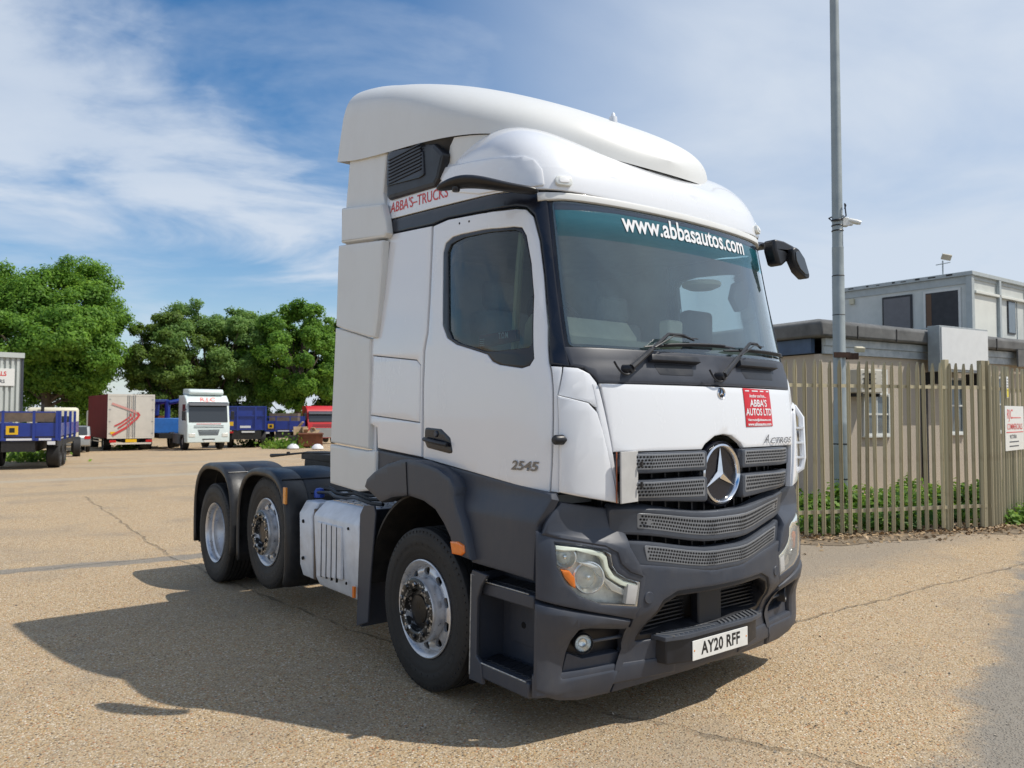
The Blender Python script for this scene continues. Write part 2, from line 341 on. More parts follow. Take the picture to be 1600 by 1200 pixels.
def round_poly(P, r, n=4):
    """P list of (a,b) or (a,b,r_i)"""
    out = []; m = len(P)
    for i in range(m):
        p0, p1, p2 = P[i-1], P[i], P[(i+1) % m]; rr = p1[2] if len(p1) > 2 else r
        a = Vector(p0[:2])-Vector(p1[:2]); b = Vector(p2[:2])-Vector(p1[:2]); la, lb = a.length, b.length
        if rr <= 0 or la < 1e-6 or lb < 1e-6: out.append(tuple(p1[:2])); continue
        a /= la; b /= lb; ang = a.angle(b)
        d = min(rr/max(math.tan(ang/2), .05), la*.48, lb*.48)
        if ang > R(172): out.append(tuple(p1[:2])); continue
        q1, q2, c = Vector(p1[:2])+a*d, Vector(p1[:2])+b*d, Vector(p1[:2])
        for k in range(n+1):
            t = k/n; out.append(tuple(q1*(1-t)**2+c*2*t*(1-t)+q2*t*t))
    return out
def area2(P): return sum(P[i-1][0]*P[i][1]-P[i][0]*P[i-1][1] for i in range(len(P)))
def inset(P, d):
    """offset a closed polygon inwards by d (outwards if negative)"""
    sg = 1 if area2(P) > 0 else -1; m = len(P); out = []
    for i in range(m):
        a, b, c = Vector(P[i-1]), Vector(P[i]), Vector(P[(i+1) % m])
        e1, e2 = (b-a), (c-b)
        if e1.length < 1e-7: e1 = e2
        if e2.length < 1e-7: e2 = e1
        n1, n2 = Vector((-e1.y, e1.x)).normalized()*sg, Vector((-e2.y, e2.x)).normalized()*sg
        k = n1+n2
        if k.length < 1e-6: k = n1
        k = k.normalized(); co = max(.5, k.dot(n1)); out.append(tuple(b+k*(d/co)))
    return out
def surf_map(F, sgn=1):
    def f(a, b, d):
        if abs(d) < 1e-9: return Vector(F(a, b))
        e = .004; p = Vector(F(a, b)); n = (Vector(F(a+e, b))-Vector(F(a-e, b))).cross(Vector(F(a, b+e))-Vector(F(a, b-e)))
        if n.length < 1e-12: return p
        return p-n.normalized()*d*sgn
    return f
def dedupe(P):
    o = []
    for q in P:
        if not o or (abs(q[0]-o[-1][0])+abs(q[1]-o[-1][1])) > 4e-4: o.append(q)
    if len(o) > 2 and abs(o[0][0]-o[-1][0])+abs(o[0][1]-o[-1][1]) < 4e-4: o.pop()
    return o
def panel(name, out, m, parent, F=CAB, holes=(), thick=.02, rim=.005, step=.07, r=.0, hr=.02, off=0., sgn=1, edge_drop=.45, stepb=None, rn=4):
    """shaped sheet on surface F: rounded rim, real thickness; out/holes in surface coordinates; off>0 sinks it"""
    O = dedupe(round_poly(out, r, rn)); H = [dedupe(round_poly(h, hr, rn)) for h in holes]
    bm = bmesh.new()
    def ring(P, d): return [bm.verts.new((a, b, d)) for a, b in P]
    loops = []
    for P, g in [(O, 1)]+[(h, -1) for h in H]:
        I = inset(P, rim*g); Mi = inset(P, rim*g*.3)
        r0, r1, r2, r3 = ring(I, off), ring(Mi, off+rim*edge_drop*.45), ring(P, off+rim*edge_drop*1.6), ring(P, off+thick)
        for A, B in ((r0, r1), (r1, r2), (r2, r3)):
            for i in range(len(P)):
                try: bm.faces.new((A[i-1], A[i], B[i], B[i-1]))
                except ValueError: pass
        loops.append((I, r0))
    tr = tessellate_polygon([[Vector((a, b, 0)) for a, b in I] for I, _ in loops]); vs = [v for _, rr in loops for v in rr]
    for t in tr:
        try: bm.faces.new([vs[i] for i in t])
        except ValueError: pass
    xs = [q[0] for q in O]; ys = [q[1] for q in O]
    for ax, lo, hi, stp in ((0, min(xs), max(xs), step), (1, min(ys), max(ys), stepb or step)):
        k = math.ceil(lo/stp)
        while k*stp < hi:
            co = [0, 0, 0]; no = [0, 0, 0]; co[ax] = k*stp; no[ax] = 1
            bmesh.ops.bisect_plane(bm, geom=bm.verts[:]+bm.edges[:]+bm.faces[:], dist=1e-5, plane_co=co, plane_no=no); k += 1
    f = surf_map(F, sgn)
    for v in bm.verts: v.co = f(*v.co)
    bmesh.ops.recalc_face_normals(bm, faces=bm.faces)
    me = bpy.data.meshes.new(name); bm.to_mesh(me); bm.free()
    for q in me.polygons: q.use_smooth = True
    me.set_sharp_from_angle(angle=R(38))
    return put(name, me, m, parent)
_tc = {}
def textmesh(s, size=1., sx=1., shear=0., bold=0., align='CENTER', spacing=1.):
    c = bpy.data.curves.new('lettering', 'FONT'); c.body = s; c.size = size; c.align_x = align; c.align_y = 'CENTER'; c.shear = shear; c.offset = bold; c.space_character = spacing; c.resolution_u = 3
    o = bpy.data.objects.new('lettering', c); COL.objects.link(o); bpy.context.view_layer.update()
    me = bpy.data.meshes.new_from_object(o.evaluated_get(bpy.context.evaluated_depsgraph_get()))
    bpy.data.objects.remove(o); bpy.data.curves.remove(c)
    me.materials.clear()
    for v in me.vertices: v.co.x *= sx
    return me
def text_on(name, s, F, a0, b0, size, m, parent, sx=1., shear=0., bold=0., off=-.002, rot=0., align='CENTER', spacing=1., sgn=1, cut=True):
    me = textmesh(s, size, sx, shear, bold, align, spacing); f = surf_map(F, sgn)
    if cut:
        bm = bmesh.new(); bm.from_mesh(me); xs = [v.co.x for v in bm.verts]; k = math.ceil(min(xs)/.05)
        while k*.05 < max(xs):
            bmesh.ops.bisect_plane(bm, geom=bm.verts[:]+bm.edges[:]+bm.faces[:], dist=1e-5, plane_co=(k*.05, 0, 0), plane_no=(1, 0, 0)); k += 1
        bm.to_mesh(me); bm.free()
    c_, s_ = math.cos(rot), math.sin(rot)
    for v in me.vertices:
        x, y = v.co.x, v.co.y; v.co = f(a0+x*c_-y*s_, b0+x*s_+y*c_, off)
    return put(name, me, m, parent)
def text_flat(name, s, size, m, parent, loc, rot, sx=1., shear=0., bold=0., align='CENTER', spacing=1.):
    me = textmesh(s, size, sx, shear, bold, align, spacing); o = put(name, me, m, parent); o.location = loc; o.rotation_euler = rot; return o

# ================================================================== THE TRACTOR UNIT
T = empty('tractor_truck', (0, 0, 0), 0, 'white three-axle tractor unit with dark grey bumper and tall roof fairing, nearest vehicle', 'truck')

def both(o): mirror(o, T); return o

# ---- cab side skins
DOOR = [(-2.43, 1.452),(-2.428, 1.934),(-2.414, 2.15),(-2.379, 2.265),(-2.369, 2.473),(-2.368, 2.767),(-2.368, 2.965),(-2.195, 2.974),(-1.762, 2.934),(-1.245, 2.91),(-1.176, 2.896),(-1.136, 2.85),(-1.111, 2.709),(-1.105, 2.505),(-1.118, 2.216),(-1.153, 2.004),(-1.199, 1.322)]
WOUT = [(-2.239, 2.767),(-2.214, 2.824),(-2.136, 2.851),(-2.043, 2.851),(-1.554, 2.819),(-1.278, 2.806),(-1.214, 2.794),(-1.189, 2.742),(-1.173, 2.576),(-1.178, 2.392),(-1.237, 2.042),(-1.281, 2.005),(-1.348, 1.993),(-1.577, 2.02),(-1.659, 2.041),(-1.718, 2.085),(-1.868, 2.12),(-2.058, 2.167),(-2.159, 2.214),(-2.215, 2.3)]
WIN = [(-2.187, 2.762),(-2.154, 2.806),(-2.097, 2.816),(-2.007, 2.824),(-1.555, 2.8),(-1.269, 2.786),(-1.221, 2.765),(-1.195, 2.679),(-1.176, 2.546),(-1.186, 2.393),(-1.224, 2.135),(-1.262, 2.104),(-1.604, 2.098),(-1.748, 2.105),(-2.003, 2.167),(-2.102, 2.206),(-2.147, 2.266)]
door = both(panel('cab_door', DOOR, M['white'], T, holes=[WOUT], hr=.0, rim=.010, thick=.03))
trim = both(panel('window_trim', WOUT, M['gblack'], T, holes=[WIN], hr=0, rim=.006, thick=.02, off=.004))
gl = both(panel('side_window', WIN, M['sglass'], T, off=.012, thick=.014, rim=.001, step=.2))
HND = [(-2.408, 1.655),(-2.212, 1.646),(-2.11, 1.592),(-2.081, 1.499),(-2.124, 1.493),(-2.376, 1.52),(-2.407, 1.56)]
hd = panel('door_handle', HND, M['gblack'], T, off=-.006, thick=.02, rim=.012, r=.03)
hb = MB(); P_ = surf_map(CAB)
a_, b_ = [(-2.384, 1.577),(-2.117, 1.549)]
hb.tube([P_(a_[0]+(b_[0]-a_[0])*k/6, a_[1]+(b_[1]-a_[1])*k/6, -.022-.012*math.sin(math.pi*k/6)) for k in range(7)], .014, 8)
hb.build('handle_grip', M['black'], hd)
kh = MB(); c0 = P_(*[(-2.263, 1.613)][0], -.012); kh.lathe([(0, -.004), (.016, -.004), (.02, .0), (.02, .01)], c0, 'y', 12); kh.build('door_lock', M['dgrey'], hd)
for u in [(-2.062, 2.923),(-1.958, 2.915)]:
    q = MB(); c0 = P_(*u, 0); q.lathe([(0, -.002), (.007, -.002), (.008, .002)], c0, 'y', 8); q.build('screw_hole', M['hole'], T)
RSIDE = [(-2.974, 3.017),(-2.392, 2.97),(-2.391, 2.77),(-2.393, 2.475),(-2.402, 2.267),(-2.437, 2.152),(-2.451, 1.935),(-2.453, 1.459),(-3.041, 1.497),(-3.053, 1.642),(-3.169, 1.673),(-3.174, 1.956),(-3.155, 2.281),(-3.041, 2.296),(-3.013, 2.639),(-2.985, 2.935)]
LOCK = [(-3.129, 2.163),(-2.517, 2.097),(-2.469, 2.061),(-2.472, 1.68),(-3.17, 1.728),(-3.155, 1.955)]
both(panel('side_panel', RSIDE, M['white'], T, holes=[LOCK], hr=0, rim=.008, thick=.03))
both(panel('locker_door', inset(LOCK, .006), M['white'], T, rim=.006, thick=.02, off=.001))
# dark waist behind panels (shadow gaps)
both(panel('cab_side_inner', [(-2.993, 3.025),(-1.145, 2.881),(-1.153, 2.004),(-1.199, 1.315),(-3.079, 1.486)], M['black'], T, holes=[WIN], hr=0, off=.026, thick=.03, rim=.002, step=.15))
# black pillar, gutter
BAND = [(-3.023, 3.124),(-2.354, 3.077),(-1.853, 3.039),(-1.182, 3.012),(-1.053, 3.005),(-1.045, 2.921),(-1.04, 2.614),(-1.038, 2.322),(-1.039, 2.105),(-1.041, 1.996),(-1.091, 2.0),(-1.145, 2.007),(-1.111, 2.215),(-1.098, 2.505),(-1.104, 2.708),(-1.128, 2.857),(-1.171, 2.907),(-1.243, 2.925),(-1.763, 2.946),(-2.196, 2.986),(-2.377, 2.98),(-2.975, 3.026)]
both(panel('pillar_trim', BAND, M['gblack'], T, rim=.01, thick=.03, off=-.004))
# text strip + roof
rz0 = [(q[0], max(0.0, q[1])) for q in [(-2.98, 0.172),(-2.21, 0.123),(-1.639, 0.083),(-1.213, 0.046),(-1.07, 0.038)]]
half = [(-3.3, rz0[0][1])]+rz0
full = half+[(0, 0)]+[(-a, b) for a, b in half[::-1]]+[(3.3, .995), (-3.3, .995)]
panel('cab_roof', full, M['white'], T, F=ROOF, rim=.004, thick=.02, step=.06, stepb=.05)
QP = [(-2.136, 0.342),(-2.088, 0.416),(-1.62, 0.343),(-1.258, 0.278),(-1.164, 0.261),(-1.104, 0.226),(-1.074, 0.162),(-1.073, 0.054),(-1.213, 0.05),(-1.638, 0.095),(-1.985, 0.186)]
both(panel('roof_corner_panel', QP, M['white'], T, F=ROOF, rim=.012, thick=.012, off=-.010, r=.02))
sun_visor = panel('windscreen_header', [(-1.10, 2.935), (-.95, 2.945), (.95, 2.945), (1.10, 2.935), (1.10, 2.985), (-1.10, 2.985)], M['cream'], T, rim=.006, off=-.014, thick=.02)
tx = [(-2.909, 0.241),(-2.029, 0.177)]
_c = ((tx[0][0]+tx[1][0])/2, (tx[0][1]+tx[1][1])/2)
def ROOFT(a, z):                                             # roof skin addressed by height
    return ROOF(a, math.asin(min(.999, max(0, (z-2.965)/.62)))/(math.pi/2))
zc = [ROOF(*tx[0])[2], ROOF(*tx[1])[2]]
text_on('lettering', "ABBA'S\u2013TRUCKS", ROOFT, _c[0]+.012, sum(zc)/2+.012, .105, M['redtxt'], T, sx=(tx[1][0]-tx[0][0])/.78, bold=.001, rot=math.atan2(zc[1]-zc[0], tx[1][0]-tx[0][0])*.8)
# air intake housing behind the roof
AI = [(-2.065, 3.292),(-2.061, 3.595),(-1.933, 3.616),(-1.589, 3.548),(-1.429, 3.504),(-1.314, 3.406),(-1.381, 3.256),(-1.426, 3.217),(-2.037, 3.263)]
q = panel('air_intake', AI, M['black'], T, F=DEF, off=.03, thick=.25, rim=.03, r=.02); both(q)
AG = [(-2.038, 3.359),(-2.033, 3.588),(-1.932, 3.593),(-1.605, 3.526),(-1.556, 3.479),(-1.538, 3.32),(-1.602, 3.314)]
q = panel('intake_grille', AG, M['gblack'], T, F=DEF, off=.02, thick=.03, rim=.006, r=.015)
sl = MB()
for k in range(12):
    x0, x1 = min(a for a, b in AG)+.03, max(a for a, b in AG)-.03; z0 = min(b for a, b in AG)+.05+k*.024
    if z0 < max(b for a, b in AG)-.06: sl.bx((x0, -1.153, z0), (x1, -1.143, z0+.008))
sl.build('grille_slats', M['black'], q)

# ---- windscreen, glass strip, header
wse = [(-1.02, 2.914),(-1.019, 2.614),(-1.02, 2.322),(-1.021, 2.105)]
WS = [(wse[0][0], 2.94), wse[1], wse[2], (wse[3][0], 2.105), (0, 2.095)]
WS = WS+[(-a, b) for a, b in WS[:4][::-1]]+[(0, 2.95)]
panel('windscreen', WS, M['glass'], T, rim=.001, thick=.006, off=.004, step=.06, r=.03)
w0 = wse[0][0]
panel('sun_strip', [(w0+.014, 2.735), (-.6, 2.735), (0, 2.735), (.6, 2.735), (-w0-.014, 2.735), (-w0-.01, 2.885), (.6, 2.904), (0, 2.907), (-.6, 2.904), (w0+.01, 2.885)], M['strip'], T, rim=.0005, thick=.001, off=.002, step=.06)
panel('glass_dark_band', [(w0+.01, 2.886), (-.6, 2.905), (0, 2.908), (.6, 2.905), (-w0-.01, 2.886), (-w0-.01, 2.93), (w0+.01, 2.93)], M['dotband'], T, rim=.0005, thick=.001, off=.0025, step=.06)
tw = [(-0.61, 2.859),(0.712, 2.875)]
text_on('lettering', 'www.abbasautos.com', CAB, (tw[0][0]+tw[1][0])/2, (tw[0][1]+tw[1][1])/2-.005, .158, M['whitetxt'], T, sx=(tw[1][0]-tw[0][0])/1.50*1.0, bold=.003, rot=math.atan2(tw[1][1]-tw[0][1], tw[1][0]-tw[0][0]))
scr = [(w0-.03, 2.955), (wse[1][0]-.03, wse[1][1]), (wse[2][0]-.03, wse[2][1]), (wse[3][0]-.03, 2.07)]
WSO = scr+[(-a, b) for a, b in scr[::-1]]
panel('windscreen_surround', WSO, M['gblack'], T, holes=[inset(dedupe(round_poly(WS, .03)), .018)], hr=0, rim=.003, thick=.03, off=.010, step=.06)
# ---- dark cowl below the glass with two tread steps
lw = [(-1.04, 1.999),(-0.967, 1.986),(-0.923, 1.942),(-0.899, 1.907)]
COWL = [(wse[3][0]-.03, 2.102)]+lw+[(0, 1.912)]+[(-a, b) for a, b in lw[::-1]]+[(-wse[3][0]+.03, 2.102), (0, 2.098)]
panel('cowl_panel', COWL, M['cowl'], T, rim=.012, thick=.03, off=-.006, step=.06)
for (a, b) in ([(-0.541, 2.046),(-0.15, 2.016)], [(0.24, 2.04),(0.709, 2.022)]):
    zc_ = (a[1]+b[1])/2+.012
    pc = panel('cowl_step', [(a[0], zc_-.016), (b[0], zc_-.016), (b[0]-.01, zc_+.02), (a[0]+.01, zc_+.02)], M['black'], T, rim=.006, thick=.045, off=-.045, step=.1)
    panel('cowl_recess', [(a[0]+.06, zc_-.085), (b[0]-.06, zc_-.085), (b[0]-.03, zc_-.02), (a[0]+.03, zc_-.02)], M['black'], T, rim=.004, thick=.01, off=-.0075, r=.02)
# ---- white front panel
FP = [[(-0.897, 1.901)][0], [(-0.845, 1.549)][0]]
zt, zb_ = 1.902, 1.537
FR = [(FP[0][0], zt), (FP[1][0], zb_), (-.20, zb_), (-.17, zb_+.03), (-.08, zb_+.075), (0, zb_+.085), (.08, zb_+.075), (.17, zb_+.03), (.20, zb_), (-FP[1][0], zb_), (-FP[0][0], zt)]
panel('front_panel', FR, M['white'], T, rim=.010, thick=.03, off=-.012, step=.06)
# corner flaps
C1 = [(-1.145, 1.997),(-1.086, 1.992),(-1.135, 1.838),(-1.144, 1.324),(-1.188, 1.329)]
C2 = [(-1.079, 1.992),(-1.002, 1.986),(-0.946, 1.955),(-0.914, 1.907),(-0.884, 1.696),(-0.906, 1.764),(-0.969, 1.804),(-1.131, 1.841)]
C3 = [(-1.131, 1.838),(-0.976, 1.797),(-0.93, 1.746),(-0.905, 1.655),(-0.819, 1.267),(-1.14, 1.328)]
C4 = [(-0.909, 1.893),(-0.848, 1.553),(-0.811, 1.266),(-0.901, 1.655),(-0.921, 1.763),(-0.941, 1.9)]
both(panel('corner_strip', C1, M['white'], T, rim=.006, thick=.03, off=-.002))
both(panel('corner_upper_panel', C2, M['white'], T, rim=.008, thick=.03, off=-.004))
both(panel('corner_air_deflector', C3, M['white'], T, rim=.012, thick=.05, off=-.020))
both(panel('corner_edge', C4, M['white'], T, rim=.004, thick=.03, off=-.006))
c0 = P_(*[(-1.116, 1.604)][0], -.02)
q = MB(); q.lathe([(.0, -.062), (.018, -.060), (.026, -.05), (.027, 0.0), (.018, .0), (.018, .03)], c0, 'y', 16); both(q.build('door_stop', M['black'], T))
# marker lights above the glass
for sg in (-1, 1):
    u = [(-0.957, 0.086)][0]; cc = (u[0]*(-sg), u[1]) if sg > 0 else u
    w_ = .052; o = panel('marker_light', [(cc[0]-w_, cc[1]-.028), (cc[0]+w_, cc[1]-.028), (cc[0]+w_, cc[1]+.028), (cc[0]-w_, cc[1]+.028)], M['lampfill'], T, F=ROOF, rim=.008, thick=.02, off=-.02, r=.03)
    panel('lens', [(cc[0]-.032, cc[1]-.014), (cc[0]+.032, cc[1]-.014), (cc[0]+.032, cc[1]+.014), (cc[0]-.032, cc[1]+.014)], M['whitetxt'], o, F=ROOF, rim=.004, thick=.006, off=-.024, r=.02)
# ---- roof fairing
fx = [-2.83]+[-.42-(2.83-.42)*k/60 for k in range(60, -1, -1)][1:]
xs_ = [-2.83+(2.83-.42)*(1-(1-k/64)**2.2) for k in range(65)]
fm = MB(); nf = 48; fv = []
for x in xs_:
    for j in range(nf+1):
        u = j/nf*2-1; f = math.pi/2*math.copysign(abs(u)**1.5, u); fv.append(FAIR(x, f))
fm.add(fv, [(i*(nf+1)+j, i*(nf+1)+j+1, (i+1)*(nf+1)+j+1, (i+1)*(nf+1)+j) for i in range(len(xs_)-1) for j in range(nf)], 0, True)
# underside lip
lip = []
for x in xs_:
    zb0 = FAIR(x, math.pi/2)[2]; wdt = FAIR(x, math.pi/2)[1]
    lip.append((x, -wdt, zb0)); lip.append((x-.02*(x > -1.6), -max(0, wdt-.05), zb0+.02)); lip.append((x, max(0, wdt-.05), zb0+.02)); lip.append((x, wdt, zb0))
fm.add(lip, [(i*4+a, i*4+a+1, i*4+a+5, i*4+a+4) for i in range(len(xs_)-1) for a in (0, 1, 2)], 0, True)
tail = [FAIR(-2.83, math.pi/2*math.copysign(abs(j/nf*2-1)**1.5, j/nf*2-1)) for j in range(nf+1)]
fm.add(tail, [tuple(range(nf+1))], 0)
fo = fm.build('roof_fairing', M['cream'], T)
# black strip put in as the shadow gap between fairing and roof
sm_ = MB(); sv = []; ns = 0
for k in range(49):
    x = -1.75+(1.75-.44)*(1-(1-k/48)**2.2); wdt = max(.0, _fw(x)-.012); zb0 = _interp(_FB, x)+.006
    sv += [(x-.004, -wdt, zb0), (x-.03, -max(0, wdt-.03), zb0-.085), (x-.03, max(0, wdt-.03), zb0-.085), (x-.004, wdt, zb0)]; ns += 1
sm_.add(sv, [(i*4+a, i*4+a+1, i*4+a+5, i*4+a+4) for i in range(ns-1) for a in (0, 1, 2)], 0, True)
sm_.build('fairing_gap_shade', M['chassis'], T)
q = MB(); q.lathe([(0, .065), (.012, .05), (.016, .03), (.026, .028), (.028, 0), (.03, -.03)], (-.80, -.12, FAIR(-.80, 0)[2]), 'z', 12); q.build('roof_horn_cap', M['silver'], T)
# ---- side deflectors behind the cab
D1 = [(-2.725, 3.061),(-2.721, 3.367),(-2.651, 3.722),(-2.043, 3.618),(-2.042, 3.591),(-2.177, 3.204),(-2.188, 3.244),(-2.073, 3.229),(-1.997, 3.099),(-1.977, 3.009),(-2.013, 2.984)]
D1 = [(-2.725, 3.061),(-2.71, 3.364),(-2.651, 3.722),(-2.061, 3.614),(-2.113, 3.33),(-2.062, 3.116),(-1.995, 3.003),(-2.023, 2.981)]
D2 = [(-2.765, 2.42),(-2.736, 3.048),(-2.022, 2.967),(-2.046, 2.72),(-2.096, 2.406),(-2.132, 2.281),(-2.228, 2.293),(-2.621, 2.382)]
D3 = [(-2.868, 1.516),(-2.799, 2.413),(-2.409, 2.326),(-2.218, 2.279),(-2.231, 1.955),(-2.242, 1.484)]
D4 = [(-2.86, 1.197),(-2.868, 1.501),(-2.242, 1.47),(-2.117, 1.479),(-2.122, 1.203),(-2.385, 1.169)]
for i, D in enumerate((D1, D2, D3, D4)):
    both(panel('side_deflector', D, M['cream'], T, F=DEF, rim=.014, thick=.05, off=(.035, -.012, 0, -.004)[i], r=.01))
DL = [(-2.702, 3.062),(-2.698, 3.337),(-2.055, 3.234),(-1.997, 3.099),(-1.977, 3.009),(-2.013, 2.984)]
both(panel('deflector_ledge', DL, M['cream'], T, F=DEF, rim=.02, thick=.05, off=-.008, r=.01))
q = MB(); q.bx((-2.85, -1.0, 1.3), (-2.32, 1.0, 3.7)); q.f = [f for f in q.f]; o = None
bw = MB(); bw.bx((-2.27, -1.12, 1.25), (-2.2, 1.12, 3.52)); bw.build('cab_rear_wall', M['white'], T)
# aero collar tops (inner face of the fairing void)
# ---- mirror arms with camera
def blade(sg):
    b = MB(); pts = [Vector((-.44, -1.07, 2.975)), Vector((-.50, -1.17, 2.985)), Vector((-.58, -1.25, 3.01)), Vector((-.67, -1.32, 3.04)), Vector((-.77, -1.385, 3.055)), Vector((-.90, -1.46, 3.02))]
    prof = [(.045, .018), (.05, .018), (.062, .023), (.075, .029), (.072, .031), (.028, .016)]
    vs = []; n = 14
    for i, p in enumerate(pts):
        d = (pts[min(i+1, 5)]-pts[max(i-1, 0)]).normalized(); a = d.cross(Vector((0, 0, 1))).normalized(); u = a.cross(d)
        for k in range(n):
            t = 2*math.pi*k/n; vs.append(p+a*math.cos(t)*prof[i][0]+u*math.sin(t)*prof[i][1]*(1 if math.sin(t) > 0 else 1.4))
    b.add(vs, [(i*n+k, i*n+(k+1) % n, (i+1)*n+(k+1) % n, (i+1)*n+k) for i in range(5) for k in range(n)]+[tuple(range(n)), tuple(range(5*n, 6*n))], 0, True)
    return b
bl = blade(-1).build('camera_arm', M['black'], T)
bl.modifiers.new('sub', 'SUBSURF').levels = 1; bl.modifiers['sub'].render_levels = 2
both(bl)
q = MB(); q.lathe([(0, -.01), (.02, -.01), (.024, .0), (.024, .03)], (-.78, -1.40, 3.0), 'z', 12, sgn=1); both(q.build('camera_lens', M['gblack'], bl))
# front kerb mirror on the far side arm
hb_ = MB(); hb_.prism([(1.01, 2.90), (1.01, 2.985), (1.14, 2.985), (1.26, 2.965), (1.335, 2.925), (1.365, 2.87), (1.28, 2.905), (1.20, 2.91), (1.18, 2.85), (1.10, 2.80), (1.05, 2.81)], -.42, -.32, 'x'); kb_ = hb_.build('mirror_bracket', M['black'], T, bevel=.022, seg=3)
km = MB(); hd_ = [(1.165, 2.925), (1.20, 2.945), (1.255, 2.93), (1.315, 2.885), (1.385, 2.76), (1.375, 2.735), (1.33, 2.73), (1.235, 2.775), (1.175, 2.845)]
km.prism(hd_, -.345, -.275, 'x'); kob = km.build('kerb_mirror', M['black'], T, bevel=.026, seg=3)
kc = (sum(a for a, b in hd_)/9, sum(b for a, b in hd_)/9); kg = MB(); kg.prism([(kc[0]+(a-kc[0])*.74, kc[1]+(b-kc[1])*.74) for a, b in hd_], -.276, -.268, 'x'); kg.build('mirror_glass', M['mirrorg'], kob, bevel=.003)
# ---- wipers
def wiper(p0, p1, pm, e0, e1):
    a = MB(); s0 = P_(*p0, -.055); s1 = P_(p0[0]+(p1[0]-p0[0])*.5, p0[1]+(p1[1]-p0[1])*.5, -.065); s2 = P_(*p1, -.055); s3 = P_(*pm, -.03)
    a.tube([s0, s1], [.019, .015], 8); a.tube([s1, s2, s2.lerp(s3, .5)+Vector((.008, 0, .012)), s3], [.011, .010, .009, .007], 8)
    a.lathe([(0, .03), (.018, .028), (.026, .01), (.028, -.04)], P_(*p0, -.03), 'x', 12, sgn=1)
    o = a.build('wiper_arm', M['black'], T)
    bld = MB(); n_ = 12
    pts = [P_(e0[0]+(e1[0]-e0[0])*k/n_, e0[1]+(e1[1]-e0[1])*k/n_+.012*math.sin(k/n_*math.pi), -.014) for k in range(n_+1)]
    bld.tube(pts, [.004]+[.009]*(n_-1)+[.004], 6); bld.tube([q_+Vector((.018, 0, .006)) for q_ in pts[2:-2]], .007, 6); bld.build('wiper_blade', M['black'], o)
    hs_ = MB(); c1 = P_(*p0, -.05)
    hs_.tube([c1+Vector((0, -.13+.16*k/8, -.012-.03*math.sin(k/8*math.pi)+.04*(1-k/8)**3)) for k in range(9)], .006, 6); hs_.build('washer_hose', M['black'], o)
    q_ = MB(); q_.tube([s1+Vector((.01, .02, .015)), s2+Vector((.012, .03, -.01)), P_(pm[0]+.04, pm[1]+.01, -.03)], .004, 5); q_.build('washer_hose', M['black'], o)
WA = [(-0.713, 1.975),(-0.383, 2.184),(-0.15, 2.17),(-0.548, 2.115),(0.274, 2.151)]; WB = [(0.007, 1.956),(0.387, 2.175),(0.56, 2.164),(0.143, 2.128),(1.012, 2.131)]
wiper(*WA); wiper(*WB)

q = MB(); q.prism([(1.02, 2.90), (1.05, 2.82), (.93, 2.60), (.90, 2.50), (.80, 2.46), (.72, 2.55), (.76, 2.66), (.86, 2.70), (.90, 2.86)], -.52, -.47, 'x'); q.build('mirror_display', M['black'], T, bevel=.012)

cv = []; cx0 = [-2.1+.06*k for k in range(22)]
for x in cx0:
    for dz in (-.26, -.004): cv.append((x, -(_fw(x)-.014-.075*_sm((-1.25-x)/.2)), _interp(_FB, x)+dz))
q = MB(); q.add(cv, [(2*k, 2*k+1, 2*k+3, 2*k+2) for k in range(len(cx0)-1)], 0, True); both(q.build('fairing_side_closure', M['cream'], T))

M['chromedk'] = mat('dark_chrome', (.20, .20, .21), .25, metal=.9)

# ---- emblem, badge, signs on the front
def star(cx, cy, cz, r, parent, recess):
    root = MB(); root.lathe([(r*1.09, -.06), (r*1.09, .012), (r*1.06, .02), (r*1.02, .008), (0, .004)], (cx, cy, cz), 'x', 56)
    o = root.build('emblem', M['gblack'], parent)
    rg = MB(); rg.lathe([(r*.86, .008), (r*.88, .026), (r*.93, .034), (r*.985, .028), (r, .012), (r, 0)], (cx, cy, cz), 'x', 64); rg.build('emblem_ring', M['chrome'], o)
    sp = MB(); h = .034
    for k in range(3):
        t = math.pi/2+k*2*math.pi/3
        def pt(rr, a, hh): return (cx+hh, cy+rr*math.cos(a), cz+rr*math.sin(a))
        tip = pt(r*.88, t, .014); cc = pt(0, 0, h); l_ = pt(r*.155, t+math.pi/3, .012); r_ = pt(r*.155, t-math.pi/3, .012)
        sp.add([cc, tip, l_, r_], [(0, 1, 2), (0, 3, 1)])
    sp.build('emblem_star', M['chrome'], o); return o
star(-.062, 0, 1.39, .178, T, 0)
sb = [(0.006, 1.863)][0]; c0 = P_(*sb, -.013)
rg = MB(); rg.lathe([(.026, 0), (.028, .006), (.031, .008), (.034, .004), (.034, -.002)], c0, 'x', 28); ob = rg.build('bonnet_badge', M['chrome'], T)
dk = MB(); dk.lathe([(.027, .002), (0, .003)], c0, 'x', 24); dk.build('badge_disc', M['gblack'], ob)
sp = MB()
for k in range(3):
    t = math.pi/2+k*2*math.pi/3; r = .028
    g = lambda rr, a, hh: (c0[0]+hh, c0[1]+rr*math.cos(a), c0[2]+rr*math.sin(a))
    sp.add([g(0, 0, .010), g(r, t, .004), g(r*.2, t+math.pi/3, .004), g(r*.2, t-math.pi/3, .004)], [(0, 1, 2), (0, 3, 1)])
sp.build('badge_star', M['chrome'], ob)
tx = [(0.448, 1.589),(0.865, 1.563)]; 
text_on('lettering', 'CTROS', CAB, tx[0][0]*.42+tx[1][0]*.58-.050, (tx[0][1]+tx[1][1])/2-.004, .052, M['chromedk'], T, sx=1.0*(tx[1][0]-tx[0][0])/.228, shear=.35, bold=.0005, off=-.020)
